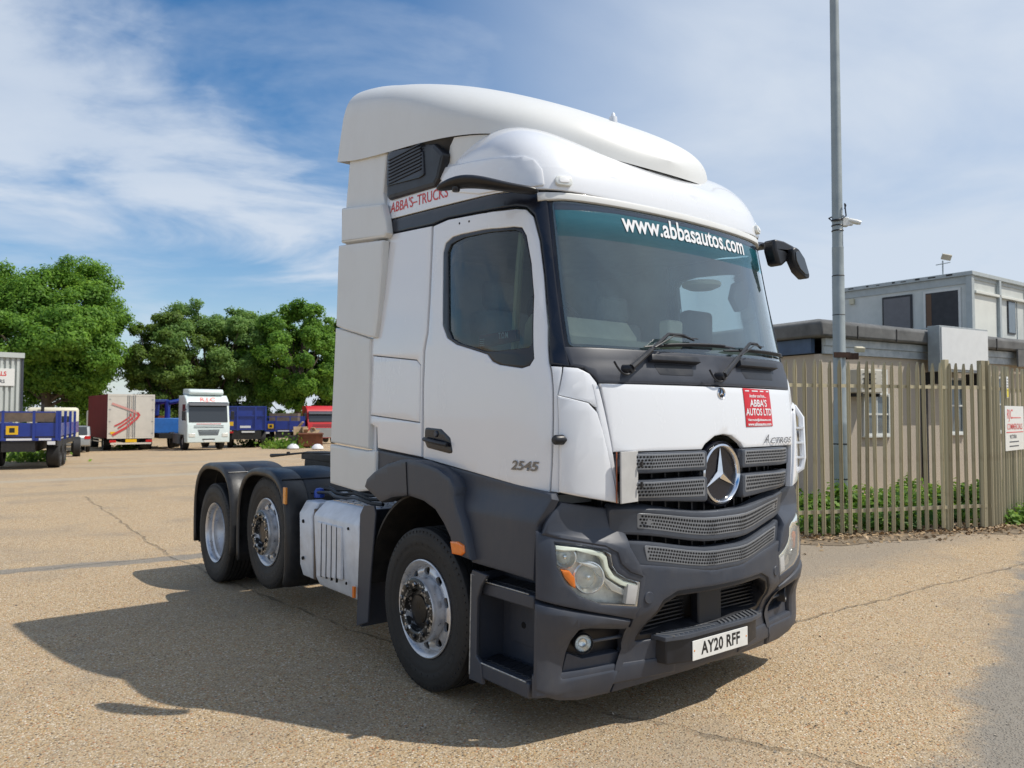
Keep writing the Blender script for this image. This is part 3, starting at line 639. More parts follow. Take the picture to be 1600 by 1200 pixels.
text_on('lettering', 'A', CAB, tx[0][0]*.88+tx[1][0]*.12-.054, (tx[0][1]+tx[1][1])/2+.008, .078, M['chromedk'], T, sx=1.15, shear=.6, off=-.020)
tx = [(-1.506, 1.471),(-1.252, 1.438)]
text_on('lettering', '2545', CAB, (tx[0][0]+tx[1][0])/2, (tx[0][1]+tx[1][1])/2, .070, M['chromedk'], T, sx=(tx[1][0]-tx[0][0])/.165, shear=.25, bold=.002, off=-.006)
s0, s1 = [(0.231, 1.899),(0.548, 1.665)]
sg_ = panel('advert_sign', [(s0[0]+.002, s1[1]-.002), (s1[0], s1[1]), (s1[0]-.006, s0[1]-.006), (s0[0], s0[1])], M['red'], T, rim=.001, thick=.002, off=-.016)
cx_ = (s0[0]+s1[0])/2; hh = s0[1]-s1[1]; ww = s1[0]-s0[0]
for s_, fy, sz, b_ in (("Another one from....", .80, .028, .0006), ("ABBA'S", .60, .060, .0012), ("AUTOS LTD", .37, .060, .0012), ("Visit trucks@abbasautos.com", .17, .019, .0006), ("www.abbasautos.com", .055, .026, .0008)):
    me_w = {"ABBA'S": .62, "AUTOS LTD": .94}.get(s_, .86 if fy not in (.80,) else .62)
    t_ = textmesh(s_, sz); wd = max(v.co.x for v in t_.vertices)-min(v.co.x for v in t_.vertices); bpy.data.meshes.remove(t_)
    text_on('lettering', s_, CAB, cx_, s1[1]+hh*fy, sz, M['whitetxt'], sg_, sx=ww*me_w/wd, bold=b_, off=-.0175, cut=False)

for (a, b) in ((-.44, -.30), (-.20, .02), (.10, .24), (.34, .44)): panel('header_mark', [(cx_+ww*a, s1[1]+hh*.915), (cx_+ww*b, s1[1]+hh*.915), (cx_+ww*b, s1[1]+hh*.945), (cx_+ww*a, s1[1]+hh*.945)], M['whitetxt'], sg_, rim=.0005, thick=.001, off=-.0175, step=.2)
# ---- grille
def GR(y, z):                                                  # grille sheet: flat nose, swept back
    a = abs(y); k = _sm((1.36-z)/.22); return (-.012-max(0, a-.13)*(.06+.13*k)-max(0, a-.62)*(.25+.1*(1-k))+.012*k, y, z-.075*k*_sm(1-max(0, a-.12)/.62))
panel('grille_backing', [(-.84, .93), (.84, .93), (.84, 1.55), (-.84, 1.55)], M['hole'], T, F=GR, off=.13, thick=.15, rim=.002, step=.15)
rb = MB()
for k in range(-8, 9):
    y = k*.1; c = GR(y, 1.24); rb.box((c[0]-.10, y, 1.24), (.03, .012, .58))
for z in (1.10, 1.26, 1.42): 
    for sg in (-1, 1): rb.box((-.16, sg*.38, z), (.02, .74, .012), rz=sg*.22)
rb.build('grille_ribs', M['black'], T)
def hexes(fn, y0, y1, z0, z1, slope0=0, slope1=0, pitch=.0190, rr=.0076):
    h = MB(); rows = max(2, int((z1-z0)/(pitch*.76))); dz = (z1-z0)/rows; f = surf_map(fn)
    for j in range(rows):
        z = z0+dz*(j+.5); a0 = y0+slope0*(j+.5)/rows; a1 = y1+slope1*(j+.5)/rows; n = int((a1-a0)/pitch)
        for i in range(n):
            y = a0+pitch*(i+.5+(.5 if j % 2 else 0))
            if y > a1-.008: continue
            h.add([f(y+rr*math.cos(t*math.pi/3), z+rr*.86*math.sin(t*math.pi/3), -.0072) for t in range(6)], [tuple(range(6))])
    return h
def louvre(y0, y1, zm, hgt, ml, mr_, s0=0, s1=0):
    """one blade: body, mesh plate, holes; y range and slant of its ends"""
    o = panel('grille_louvre', [(y0, zm-hgt/2), (y1, zm-hgt/2), (y1+s1, zm+hgt/2), (y0-s0, zm+hgt/2)], M['lgrey'], T, F=GR, off=-.004, rim=.016, thick=.075, step=.1, r=.02)
    z0, z1 = zm-.036, zm+.048
    p = panel('mesh_plate', [(ml, z0), (mr_, z0), (mr_+s1*.4, z1), (ml-s0*.4, z1)], M['mesh'], o, F=GR, off=-.006, rim=.003, thick=.004, step=.1, r=.012)
    hx = hexes(GR, ml+.008, mr_-.008, z0+.006, z1-.006, -s0*.3, s1*.3).build('mesh_holes', M['hole'], o); hx['kind'] = 'stuff'
    return o
for sg in (-1, 1):
    def lr(a, b, zm, h, ma, mb):
        if sg > 0: louvre(a, b, zm, h, ma, mb)
        else: louvre(-b, -a, zm, h, -mb, -ma)
    lr(.165, .835, 1.475, .115, .19, .76)
    lr(.165, .80, 1.325, .115, .19, .73)
louvre(-.80, .80, 1.158, .145, -.655, .655, .02, .02)
louvre(-.73, .73, .985, .135, -.60, .60, .05, .05)
# placard on the driver's side of the grille
a = GR(-.86, 1.5); pc = MB(); pc.box((-.062, -.765, 1.405), (.010, .158, .272), rz=.16); pl_ = pc.build('hinged_placard', M['hydro'], T, bevel=.002)
M['rust_edge'] = mat('rusty_orange_edge', (.35, .10, .04), .6, var=.4, vscale=40)
q = MB(); q.box((-.078, -.843, 1.405), (.006, .004, .27), rz=.16); q.build('placard_edge', M['rust_edge'], pl_)
q = MB(); q.box((-.044, -.686, 1.36), (.012, .012, .03), rz=.16); q.box((-.044, -.686, 1.47), (.012, .012, .03), rz=.16); q.box((-.058, -.83, 1.285), (.012, .014, .014), rz=.16); q.build('placard_catch', M['chassis'], pl_)
# far-side corner guard frame with slots
cf = MB(); fr = [(-.02, 1.30), (.0, 1.42), (.005, 1.72), (-.03, 1.80), (-.10, 1.84)]
cf.tube([(-.17, .93, 1.33), (-.13, 1.0, 1.38), (-.13, 1.02, 1.45), (-.14, 1.02, 1.72), (-.18, 1.00, 1.79), (-.24, .96, 1.80)], [.02]*6, 8)
cfo = cf.build('corner_frame', M['white'], T)
for z in (1.45, 1.55, 1.65): 
    q = MB(); q.box((-.20, .98, z), (.16, .09, .012), rz=-.2); q.build('slat', M['silver'], cfo)
q = MB(); q.box((-.22, .955, 1.56), (.14, .008, .44), rz=-.2); q.build('inner_plate', M['chassis'], cfo)

# ---- bumper
E1 = .004
zs1, zs2 = .685, 1.0
hl = [(-1.164, 1.067),(-1.05, 1.054),(-0.889, 1.016),(-0.858, 0.99),(-0.847, 0.932),(-0.819, 0.89),(-0.758, 0.854),(-0.67, 0.824),(-0.689, 0.71),(-0.912, 0.748),(-1.043, 0.802),(-1.112, 0.874),(-1.155, 0.95)]
side_u = -1.50
corner_up = [[(-1.28, 0.784)][0], [(-1.277, 1.094)][0]]
ul = [(-1.276, 0.778),(-1.277, 1.127),(-1.148, 1.11),(-0.867, 1.056),(-0.796, 1.019),(-0.769, 0.949),(-0.703, 0.899),(-0.613, 0.864),(-0.667, 0.623),(-0.868, 0.678),(-1.042, 0.722)]
HLH = [(-1.166, 1.073),(-1.047, 1.06),(-0.889, 1.023),(-0.849, 0.996),(-0.839, 0.935),(-0.811, 0.896),(-0.75, 0.86),(-0.661, 0.83),(-0.68, 0.702),(-0.912, 0.738),(-1.043, 0.792),(-1.119, 0.868),(-1.161, 0.947)]
both(panel('bumper_corner', ul, M['dgrey'], T, F=BUMP, holes=[HLH], hr=0, rim=.010, thick=.04))
ll = [(-1.283, 0.764),(-1.042, 0.709),(-0.867, 0.668),(-0.7, 0.628),(-0.67, 0.454),(-0.706, 0.361),(-0.743, 0.207),(-0.945, 0.204),(-1.094, 0.227),(-1.296, 0.299)]
FH = [(-1.08, 0.363),(-1.043, 0.553),(-1.022, 0.608),(-0.96, 0.609),(-0.701, 0.567),(-0.677, 0.444),(-0.714, 0.362)]
both(panel('bumper_lower_corner', ll, M['dgrey'], T, F=BUMP, holes=[FH], hr=.01, rim=.026, off=-.012, thick=.06, edge_drop=.7))
# fog lamp recess
both(panel('fog_lamp_recess', inset(FH, -.01), M['black'], T, F=BUMP, off=.06, thick=.07, rim=.002))
rl = inset(FH, -.002)
lowb = [(-1.072, 0.368),(-1.041, 0.472),(-0.937, 0.429),(-0.685, 0.431),(-0.719, 0.363)]
both(panel('fog_lamp_panel', lowb, M['dgrey'], T, F=BUMP, off=.014, thick=.05, rim=.006, r=.01))
PB = surf_map(BUMP)
fc = [(-0.95, 0.516)][0]; c0 = PB(*fc, .01)
q = MB(); q.lathe([(.052, -.03), (.055, .02), (.050, .026), (.045, .018), (.044, 0)], (0, 0, 0), 'x', 28); fo = q.build('fog_lamp', M['black'], T, loc=c0); fo.rotation_euler = (0, 0, R(-28))
q = MB(); q.lathe([(0, -.03), (.02, -.028), (.035, -.015), (.044, .006)], (0, 0, 0), 'x', 24); q.build('reflector', M['bowl'], fo)
q = MB(); q.lathe([(.045, .010), (.03, .018), (0, .021)], (0, 0, 0), 'x', 24); q.build('lens', M['lens'], fo)
fo2 = fo.copy(); COL.objects.link(fo2); fo2.location = (c0[0], -c0[1], c0[2]); fo2.rotation_euler = (0, 0, R(28))
for ch in fo.children:
    d = ch.copy(); COL.objects.link(d); d.parent = fo2
a, b = [(-0.89, 0.515),(-0.696, 0.517)]
q = MB(); q.tube([PB(a[0]+(b[0]-a[0])*k/4, a[1]+(b[1]-a[1])*k/4, .012) for k in range(5)], .010, 8); both(q.build('recess_bar', M['lgrey'], T))
# ledge above the headlight
lg = [(-1.239, 1.108),(-1.209, 1.178),(-1.167, 1.226),(-1.108, 1.278),(-0.763, 1.224),(-0.719, 1.135),(-0.725, 1.024),(-0.667, 0.934),(-0.639, 0.856),(-0.728, 0.888),(-0.79, 0.938),(-0.813, 1.0),(-0.884, 1.036),(-1.147, 1.089)]
both(panel('bumper_ledge', lg, M['dgrey'], T, F=BUMP, off=-.012, rim=.02, thick=.06))
sidefill = [(-1.268, 1.108),(-1.208, 1.207),(-1.165, 1.286),(-1.107, 1.291),(-1.167, 1.226),(-1.218, 1.145),(-1.235, 1.108)]
# centre
cl_ = [(-0.639, 0.852),(-0.691, 0.635),(-0.661, 0.453),(-0.698, 0.353),(-0.731, 0.209)]
CB = cl_+[(0, .262)]+[(-a, b) for a, b in cl_[::-1]]+[(.70, .93), (.45, .895), (.16, .850), (0, .848), (-.16, .850), (-.45, .895), (-.70, .93)]
IN = [(-.60, .475), (-.575, .60), (-.50, .715), (-.40, .755), (.40, .755), (.50, .715), (.575, .60), (.60, .475)]
panel('bumper_centre', CB, M['dgrey'], T, F=BUMP, holes=[IN], hr=.02, rim=.012, thick=.05, step=.06)
rm = panel('intake_rim', inset(IN, -.004), M['black'], T, F=BUMP, holes=[inset(IN, .03)], hr=.01, rim=.008, off=.012, thick=.09)
panel('intake_backing', [(-.66, .36), (.66, .36), (.66, .80), (-.66, .80)], M['hole'], T, F=BUMP, off=.16, thick=.17, rim=.002)
for z in [.50+.022*k for k in range(12)]:
    for (y0, y1) in ((-.56, -.15), (.15, .56)): q = MB(); q.box((-.20-abs(y0+y1)*.02, (y0+y1)/2, z), (.02, y1-y0, .007)); q.build('radiator_fin', M['black'], T)
q = MB(); q.box((-.16, 0, .60), (.06, .22, .22)); q.build('radar_cover', M['black'], T, bevel=.01)
q = MB(); q.box((-.10, 0, .735), (.05, .80, .02)); q.build('intake_bar', M['dgrey'], T, bevel=.006)
for sg in (-1, 1):
    a = [(-0.604, 0.742)][0]; c0 = PB(-a[0]*sg*-1 if False else (a[0] if sg < 0 else -a[0]), a[1], -.002)
    q = MB(); q.lathe([(.0, .004), (.030, .004), (.033, 0), (.034, -.006)], (0, 0, 0), 'x', 24); o = q.build('tow_cover', M['dgrey'], T, loc=c0); o.rotation_euler = (0, 0, R(8)*sg)
# lower valance strip proud of the bumper
both(panel('valance', [(-1.30, .262), (-.80, .262), (-.72, .262), (-.30, .262), (-.30, .365), (-.74, .375), (-1.30, .385)], M['dgrey'], T, F=BUMP, off=-.008, rim=.014, thick=.05))
# step and number plate carrier
ST = [(.115, 0), (.115, .30), (.085, .44), (-.02, .47)]
q = MB(); sh = [(-.19, -.47), (-.085, -.455), (-.048, -.30), (-.048, .30), (-.085, .455), (-.19, .47)]
q.prism(sh, .475, .50, 'z'); stp = q.build('front_step', M['lgrey'], T, bevel=.004)
for k in range(22):
    y = -.42+.84*k/21
    if abs(y) < .05: continue
    r_ = MB(); r_.box((-.115, y, .503), (.105, .014, .007), rz=(.55 if y < 0 else -.55)); r_.build('tread_rib', M['mesh'], stp)
q = MB(); q.prism([(-.19, -.445), (-.105, -.425), (-.060, -.275), (-.060, .275), (-.105, .425), (-.19, .445)], .340, .474, 'z'); q.build('step_box', M['black'], T, bevel=.006)
yp = 0.0
q = MB(); q.box((-.055, yp, .397), (.006, .52, .111)); pt = q.build('number_plate', M['plate'], T, bevel=.002)
pt_t = text_flat('lettering', 'AY20 RFF', .098, M['blktxt'], pt, (-.0512, yp, .397), (R(90), 0, R(90)), sx=.86, bold=.0030, spacing=1.06)
for s_ in (-1, 1):
    q = MB(); q.lathe([(.006, 0), (.004, .002), (0, .003)], (-.0520, yp+s_*.245, .397), 'x', 8); q.build('plate_screw', M['amber'], pt)
# ---- headlight
hh_ = panel('headlight', inset(HLH, -.008), M['lampfill'], T, F=BUMP, off=.075, thick=.08, rim=.002); both(hh_)
def bowl(px, rad, depth, name='reflector', m='bowl', sink=.03, yaw=-38):
    u = px; c0 = PB(*u, sink)
    q = MB(); q.lathe([(0, -depth), (rad*.35, -depth*.95), (rad*.7, -depth*.6), (rad, 0), (rad*1.08, -.004), (rad*1.1, -depth)], (0, 0, 0), 'x', 28); o = q.build(name, M[m], hh_, loc=c0); o.rotation_euler = (0, 0, R(yaw))
    q2 = MB(); q2.lathe([(rad*.92, -.004), (rad*.6, .010), (0, .016)], (0, 0, 0), 'x', 24); d = q2.build('projector_lens', M['lens'], hh_, loc=c0); d.rotation_euler = (0, 0, R(yaw))
    q3 = MB(); q3.lathe([(0, .0), (rad*.16, -.002), (rad*.2, -.02), (rad*.2, -depth*.9)], (0, 0, 0), 'x', 12); e = q3.build('bulb_shield', M['chrome'], hh_, loc=c0); e.rotation_euler = (0, 0, R(yaw))
b1, b2, b3 = [(-1.108, 0.989),(-0.966, 0.875),(-1.078, 0.886)]
bowl(b1, .056, .05, sink=.045, yaw=-50); bowl(b2, .080, .06, sink=.04, yaw=-30)
q = panel('indicator_lens', [(-1.138, 0.927),(-1.084, 0.919),(-1.053, 0.881),(-1.05, 0.825),(-1.078, 0.84),(-1.115, 0.881)], M['orange'], hh_, F=BUMP, off=.03, thick=.05, rim=.008)
dr = [(-1.162, 1.061),(-1.052, 1.048),(-0.897, 1.01),(-0.87, 0.984),(-0.859, 0.927),(-0.828, 0.884),(-0.767, 0.848),(-0.682, 0.822),(-0.687, 0.792),(-0.783, 0.826),(-0.852, 0.869),(-0.883, 0.919),(-0.894, 0.966),(-0.918, 0.988),(-1.058, 1.027),(-1.162, 1.039)]
panel('daylight_strip', dr, M['drl'], hh_, F=BUMP, off=.012, thick=.03, rim=.004)
panel('lamp_partition', [(-1.041, 0.963),(-0.968, 0.959),(-0.895, 0.926),(-0.864, 0.867),(-0.783, 0.815),(-0.708, 0.781),(-0.729, 0.752),(-0.832, 0.797),(-0.892, 0.869),(-0.95, 0.924)], M['bowl'], hh_, F=BUMP, off=.03, thick=.05, rim=.006)
panel('side_marker', [(-0.742, 0.828),(-0.674, 0.815),(-0.694, 0.714),(-0.758, 0.724)], M['hydro'], hh_, F=BUMP, off=.002, thick=.03, rim=.004)
panel('headlight_glass', HLH, M['lens'], hh_, F=BUMP, off=.002, thick=.003, rim=.004)
for ch in list(hh_.children):
    c = ch.copy(); COL.objects.link(c); c.parent = [o for o in T.children if o.name.startswith('headlight.')][0]

# ---- dark skirt, steps, arch
SKT = [(-2.126, 1.483),(-1.531, 1.447),(-0.821, 1.38),(-0.258, 1.322),(-0.245, 1.297),(-0.28, 1.223),(-0.318, 1.153),(-0.329, 1.059),(-0.344, 0.864),(-0.609, 0.872),(-0.902, 0.877),(-0.961, 0.995),(-1.049, 1.154),(-1.123, 1.238),(-1.222, 1.35),(-1.523, 1.427),(-1.854, 1.41),(-2.123, 1.316)]
both(panel('side_skirt', SKT, M['dgrey'], T, F=SKIRT, rim=.012, thick=.05, step=.03))
fo_ = [(-2.151, 1.224),(-2.114, 1.285),(-2.012, 1.34),(-1.842, 1.401),(-1.646, 1.441),(-1.43, 1.443),(-1.206, 1.41),(-1.065, 1.361),(-1.017, 1.304),(-1.016, 1.252),(-0.982, 1.183),(-0.935, 1.114),(-0.889, 1.009),(-0.85, 0.901)]; fi_ = [(-1.02, 0.914),(-1.062, 1.006),(-1.132, 1.081),(-1.225, 1.152),(-1.366, 1.194),(-1.545, 1.211),(-1.752, 1.181),(-1.908, 1.134)]
both(panel('arch_flare', fo_+fi_, M['dgrey'], T, F=FLARE, rim=.022, thick=.10, step=.06))
gd = [(-1.573, 1.444),(-1.537, 1.2)]
q = MB(); q.box(((gd[0][0]+gd[1][0])/2, -1.2475, (gd[0][1]+gd[1][1])/2), (.004, .006, abs(gd[0][1]-gd[1][1])-.03), ry=-.1); q.build('arch_joint', M['hole'], T)
am = [(-1.041, 0.99),(-0.961, 0.996),(-0.902, 0.982),(-0.895, 0.939),(-0.927, 0.919),(-1.02, 0.917)]
both(panel('side_indicator', am, M['orange'], T, F=FLARE, off=-.012, rim=.01, thick=.03, r=.008))
# wheel arch liner
def liner(cx, r, y0, y1, a0, a1, name='arch_liner', th=.015):
    q = MB(); n = 20; vs = []
    for k in range(n+1):
        t = a0+(a1-a0)*k/n
        for rr in (r, r+th):
            for y in (y0, y1): vs.append((cx+rr*math.cos(t), y, .52+rr*math.sin(t)))
    fs = []
    for k in range(n):
        i = k*4; fs += [(i, i+1, i+5, i+4), (i+2, i+3, i+7, i+6), (i, i+2, i+6, i+4), (i+1, i+3, i+7, i+5)]
    q.add(vs, fs, 0, True); return q.build(name, M['chassis'], T)
both(liner(-1.44, .70, -1.19, -.55, R(42), R(178)))
q = MB(); q.bx((-.80, -.62, .5), (-2.25, -.58, 1.3)); both(q.build('engine_side', M['hole'], T))
# rear flap of the front arch
q = MB(); q.prism([(-2.30, .22), (-2.26, 1.02), (-2.20, 1.09), (-2.05, 1.10), (-2.03, 1.05), (-2.10, .60), (-2.13, .28)], -1.215, -1.20); q.prism([(-2.28, .22), (-2.24, 1.05), (-2.21, 1.05), (-2.25, .22)], -1.20, -.75)
both(q.build('arch_rear_flap', M['dgrey'], T, bevel=.004))
# step box between wheel and bumper
sx0, sx1 = -1.0, -.40
q = MB(); q.bx((sx0+.12, -.98, .22), (sx1, -.95, .90)); q.build('step_back_panel', M['dgrey'], T, bevel=.004)
q = MB(); q.prism([(-.915, .21), (-.90, .80), (-.885, .84), (-.74, .83), (-.80, .76), (-.835, .68), (-.845, .36), (-.80, .33), (-.78, .21)], -1.205, -1.18); q.prism([(-.912, .21), (-.895, .82), (-.865, .82), (-.88, .21)], -1.18, -.9); q.build('step_side', M['dgrey'], T, bevel=.006)
for nm, z0, z1, y0 in (('lower_step', .24, .325, -1.195), ('upper_step', .70, .775, -1.16)):
    q = MB(); q.bx((-.865, y0, z0), (-.38, -.95, z1)); so = q.build(nm, M['dgrey'], T, bevel=.010)
    for k in range(8):
        r_ = MB(); x = -.82+k*.055; r_.box((x, y0+.11, z1+.004), (.05, .13, .010), rz=.35); r_.build('tread_pad', M['black'], so, bevel=.002)
q = MB(); q.tube([(-.905, -1.205, .24), (-.89, -1.205, .815), (-.76, -1.19, .80)], .004, 5); q.tube([(-.84, -1.197, .327), (-.40, -1.197, .327)], .004, 5); q.tube([(-.84, -1.162, .777), (-.42, -1.162, .777)], .0035, 5); q.build('scuffed_edge', mat('scuffed_edge', (.40, .39, .36), .5, var=.5, vscale=30), T)
q = MB(); q.bx((-.80, -.985, .42), (-.56, -.978, .66)); ho = q.build('step_hatch', M['dgrey'], T, bevel=.004)
q = MB(); q.lathe([(0, -.002), (.018, -.002), (.022, .004)], (-.68, -.986, .53), 'y', 14); q.build('hatch_hole', M['hole'], ho)
q = MB(); q.box((-.72, -.99, .69), (.09, .01, .012), ry=.1); q.build('step_clip', M['silver'], T)
q = MB(); q.bx((-1.0, .95, .235), (-.38, 1.17, .83)); q.build('step_block', M['dgrey'], T, bevel=.01)
q = MB(); q.bx((-.75, -.70, .35), (-.40, .70, 1.2)); q.bx((-2.2, -.5, .45), (-.6, .5, 1.25)); q.build('engine_block', M['hole'], T)

# ---- wheels
def tyre_prof(w, r=.507):
    h = w/2
    return [(.292, h*.62), (.300, h*.80), (.315, h*.86), (.34, h*.90), (.345, h*.905), (.352, h*.925), (.385, h*.97), (.392, h*.965), (.40, h*.985), (.43, h), (.436, h*.99), (.45, h*.99), (.468, h*.975), (.474, h*.955), (.487, h*.925), (.497, h*.90), (r-.003, h*.86), (r, h*.80), (r, h*.58), (r-.012, h*.57), (r-.012, h*.53), (r, h*.52), (r, h*.30), (r-.012, h*.29), (r-.012, h*.25), (r, h*.24), (r, h*.04), (r-.012, h*.03), (r-.012, -h*.03), (r, -h*.04), (r, -h*.24), (r-.012, -h*.25), (r-.012, -h*.29), (r, -h*.30), (r, -h*.52), (r-.012, -h*.53), (r-.012, -h*.57), (r, -h*.58), (r, -h*.80), (.49, -h*.92), (.43, -h), (.36, -h*.93), (.30, -h*.8), (.292, -h*.62)]
def wheel(x, z, yo, kind, side, w=.30):
    """yo: y of the outer sidewall (positive number); local +h = outward"""
    rt = empty('wheel', (x, side*(yo-w/2), z)); rt.parent = T; s = side
    q = MB(); q.lathe(tyre_prof(w), (0, 0, 0), 'y', 72, sgn=s)
    # shoulder tread sipes
    for k in range(72):
        t = 2*math.pi*k/72; q.box((.4785*math.cos(t), s*w/2*.938, .4785*math.sin(t)), (.020, .007, .007), ry=-t)
        if k % 2 == 0: q.box((.406*math.cos(t), s*w/2*.992, .406*math.sin(t)), (.012, .003, .004), ry=-t)
    q.build('tyre', M['rubber'], rt, sharp=30)
    h = w/2
    if kind == 'steer':
        q = MB(); q.lathe([(.288, -h*.8), (.285, h*.1), (.288, h*.72), (.303, h*.80), (.307, h*.90), (.300, h*.935), (.292, h*.90), (.278, h*.80), (.268, h*.60), (.262, h*.35)], (0, 0, 0), 'y', 64, sgn=s); q.build('rim', M['rim'], rt)
        # disc with ten oval hand holes: built as ring sectors
        d = MB(); nh = 10; r0, r1 = .185, .272; hz = .245; ro = .034; rq = .026
        for k in range(nh):
            t0 = 2*math.pi*k/nh; seg = 2*math.pi/nh; m_ = 16; inn = []; outr = []
            for j in range(m_):
                a = 2*math.pi*j/m_
                ca_, sa_ = math.cos(a), math.sin(a); tt = t0+seg/2+ro*ca_/hz; rr = hz-.012+rq*sa_*.95
                inn.append((rr, tt))
                # matching point on the sector boundary
                kx = max(abs(ca_), abs(sa_)); bx_ = ca_/kx; by_ = sa_/kx
                outr.append(((r0+r1)/2+by_*(r1-r0)/2, t0+seg/2+bx_*seg/2))
            def dep(rr): 
                u = (rr-r0)/(r1-r0); return h*(.62+.26*math.sin(u*math.pi*.8)-.22*u)
            vs = [(rr*math.cos(tt), s*dep(rr), rr*math.sin(tt)) for rr, tt in outr]+[(rr*math.cos(tt), s*dep(rr), rr*math.sin(tt)) for rr, tt in inn]+[(rr*math.cos(tt), s*(dep(rr)-.02), rr*math.sin(tt)) for rr, tt in inn]
            fs = [(j, (j+1) % m_, m_+(j+1) % m_, m_+j) for j in range(m_)]+[(m_+j, m_+(j+1) % m_, 2*m_+(j+1) % m_, 2*m_+j) for j in range(m_)]
            d.add(vs, fs, 0, True)
        d.build('wheel_disc', M['rim'], rt)
        q = MB(); q.lathe([(.27, -h*.2), (0, -h*.2)], (0, 0, 0), 'y', 32, sgn=s); q.build('brake_drum', M['chassis'], rt)
        # protruding hub with worn ring
        q = MB(); q.lathe([(.192, h*.55), (.201, h*.88), (.204, h*1.20), (.199, h*1.285)], (0, 0, 0), 'y', 48, sgn=s); q.build('hub_drum', M['rim'], rt)
        q = MB(); q.lathe([(.199, h*1.28), (.186, h*1.33), (.142, h*1.33), (.134, h*1.29), (.130, h*1.05), (.122, h*.95)], (0, 0, 0), 'y', 48, sgn=s); hb_ = q.build('hub_ring', M['hub'], rt)
        q = MB(); q.lathe([(.126, h*.95), (.118, h*1.05), (.092, h*1.08), (.087, h*1.14), (.045, h*1.17), (0, h*1.17)], (0, 0, 0), 'y', 32, sgn=s); q.build('hub_cap', M['hubdk'], rt)
        for k in range(10):
            t = 2*math.pi*(k+.5)/10; q = MB(); cx_, cz_ = .162*math.cos(t), .162*math.sin(t)
            q.lathe([(.017, h*1.30), (.017, h*1.39), (.013, h*1.42), (0, h*1.42)], (cx_, 0, cz_), 'y', 6, sgn=s, sm=False); q.build('wheel_nut', M['hub'], rt)
    else:
        q = MB(); q.lathe([(.235, -h*1.4), (.238, -h*.6), (.250, -h*.5), (.250, -h*.05), (.262, h*.05), (.264, h*.40), (.280, h*.50), (.282, h*.66), (.286, h*.80), (.298, h*.88), (.305, h*.92), (.307, h*.86), (.300, h*.78)], (0, 0, 0), 'y', 64, sgn=s); q.build('rim', M['rim'], rt)
        q = MB(); q.lathe([(.236, -h*1.35), (.17, -h*1.4), (.155, -h*1.0), (.12, -h*.95), (.115, -h*.5), (0, -h*.45)], (0, 0, 0), 'y', 40, sgn=s); q.build('wheel_disc', M['rim'], rt)
        q = MB(); q.lathe(tyre_prof(.27), (0, -s*.33, 0), 'y', 48, sgn=s); q.build('inner_tyre', M['rubber'], rt)
    return rt
for s in (-1, 1):
    rt = wheel(-1.44, .507, 1.20, 'steer', s)
    wheel(-4.13, .668, 1.20, 'steer', s); wheel(-5.48, .507, 1.235, 'drive', s, .29)
# ---- mudguards on the rear axles
def mudguard(cx, cz, r, a0, a1, y0, y1, name='mudguard', e=3.0, sy=1.0):
    q = MB(); n = 30; prof = []
    # cross profile: outer flange, rounded edge, top, inner edge
    cross = [(-.040, y0-.0), (-.002, y0-.012), (.018, y0+.004), (.026, y0+.03), (.026, (y0*2+y1)/3-.01), (.018, (y0*2+y1)/3), (.026, (y0*2+y1)/3+.01), (.026, y1-.03), (.010, y1), (-.02, y1)]
    def P(t, off):
        c, s_ = math.cos(t), math.sin(t); k = (abs(c)**e+abs(s_)**e)**(-1/e); rr = (r+off); return cx+rr*k*c*sy, cz+rr*k*s_
    vs = []; m_ = len(cross)
    for k in range(n+1):
        t = a0+(a1-a0)*k/n
        for off, y in cross: x, z = P(t, off); vs.append((x, y, z))
    fs = [(i*m_+j, i*m_+j+1, (i+1)*m_+j+1, (i+1)*m_+j) for i in range(n) for j in range(m_-1)]
    q.add(vs, fs, 0, True)
    o = q.build(name, M['guard'], T, sharp=60)
    for t in (R(52), R(128)):
        sm = MB(); sm.tube([(P(t, .027)[0], y, P(t, .027)[1]) for y in (y0+.02, (y0+y1)/2, y1-.03)], .006, 5); sm.build('guard_seam', M['black'], o)
    so = o.modifiers.new('solid', 'SOLIDIFY'); so.thickness = .008; so.offset = -1; return o
g3 = both(mudguard(-5.50, .60, .60, R(-22), R(203), -1.245, -.62)); g2 = both(mudguard(-4.12, .62, .60, R(-30), R(206), -1.245, -.62))
q = MB(); q.bx((-6.10, -1.2, .33), (-6.085, -.62, .50)); both(q.build('mud_flap', M['chassis'], T))
q = MB(); q.bx((-3.555, -1.268, .98), (-3.50, -1.25, 1.12)); both(q.build('side_reflector', M['amber'], T, bevel=.003))
# ---- chassis
q = MB()
for s in (-1, 1): q.bx((-6.25, s*.38, .78), (-2.0, s*.45, 1.04))
for x in (-2.6, -3.4, -4.1, -4.8, -5.5, -6.15): q.bx((x, -.38, .82), (x+.12, .38, 1.0))
for x in (-4.13, -5.48): q.bx((x-.06, -1.0, .46), (x+.06, 1.0, .60))
q.bx((-1.55, -1.0, .42), (-1.35, 1.0, .55)); q.build('chassis_frame', M['chassis'], T, bevel=.006)
q = MB(); q.prism([(-5.30, -.30), (-5.10, -.45), (-4.25, -.47), (-4.05, -.30), (-4.05, .30), (-4.25, .47), (-5.10, .45), (-5.30, .30), (-5.25, .12), (-4.85, .06), (-4.85, -.06), (-5.25, -.12)], 1.26, 1.33, 'z')
for s in (-1, 1): q.bx((-5.0, s*.30, 1.0), (-4.5, s*.40, 1.26)); q.prism([(-5.02, 1.05), (-4.99, 1.26), (-4.2, 1.26), (-4.3, 1.05)], s*.40, s*.46)
q.build('fifth_wheel', M['chassis'], T, bevel=.008)
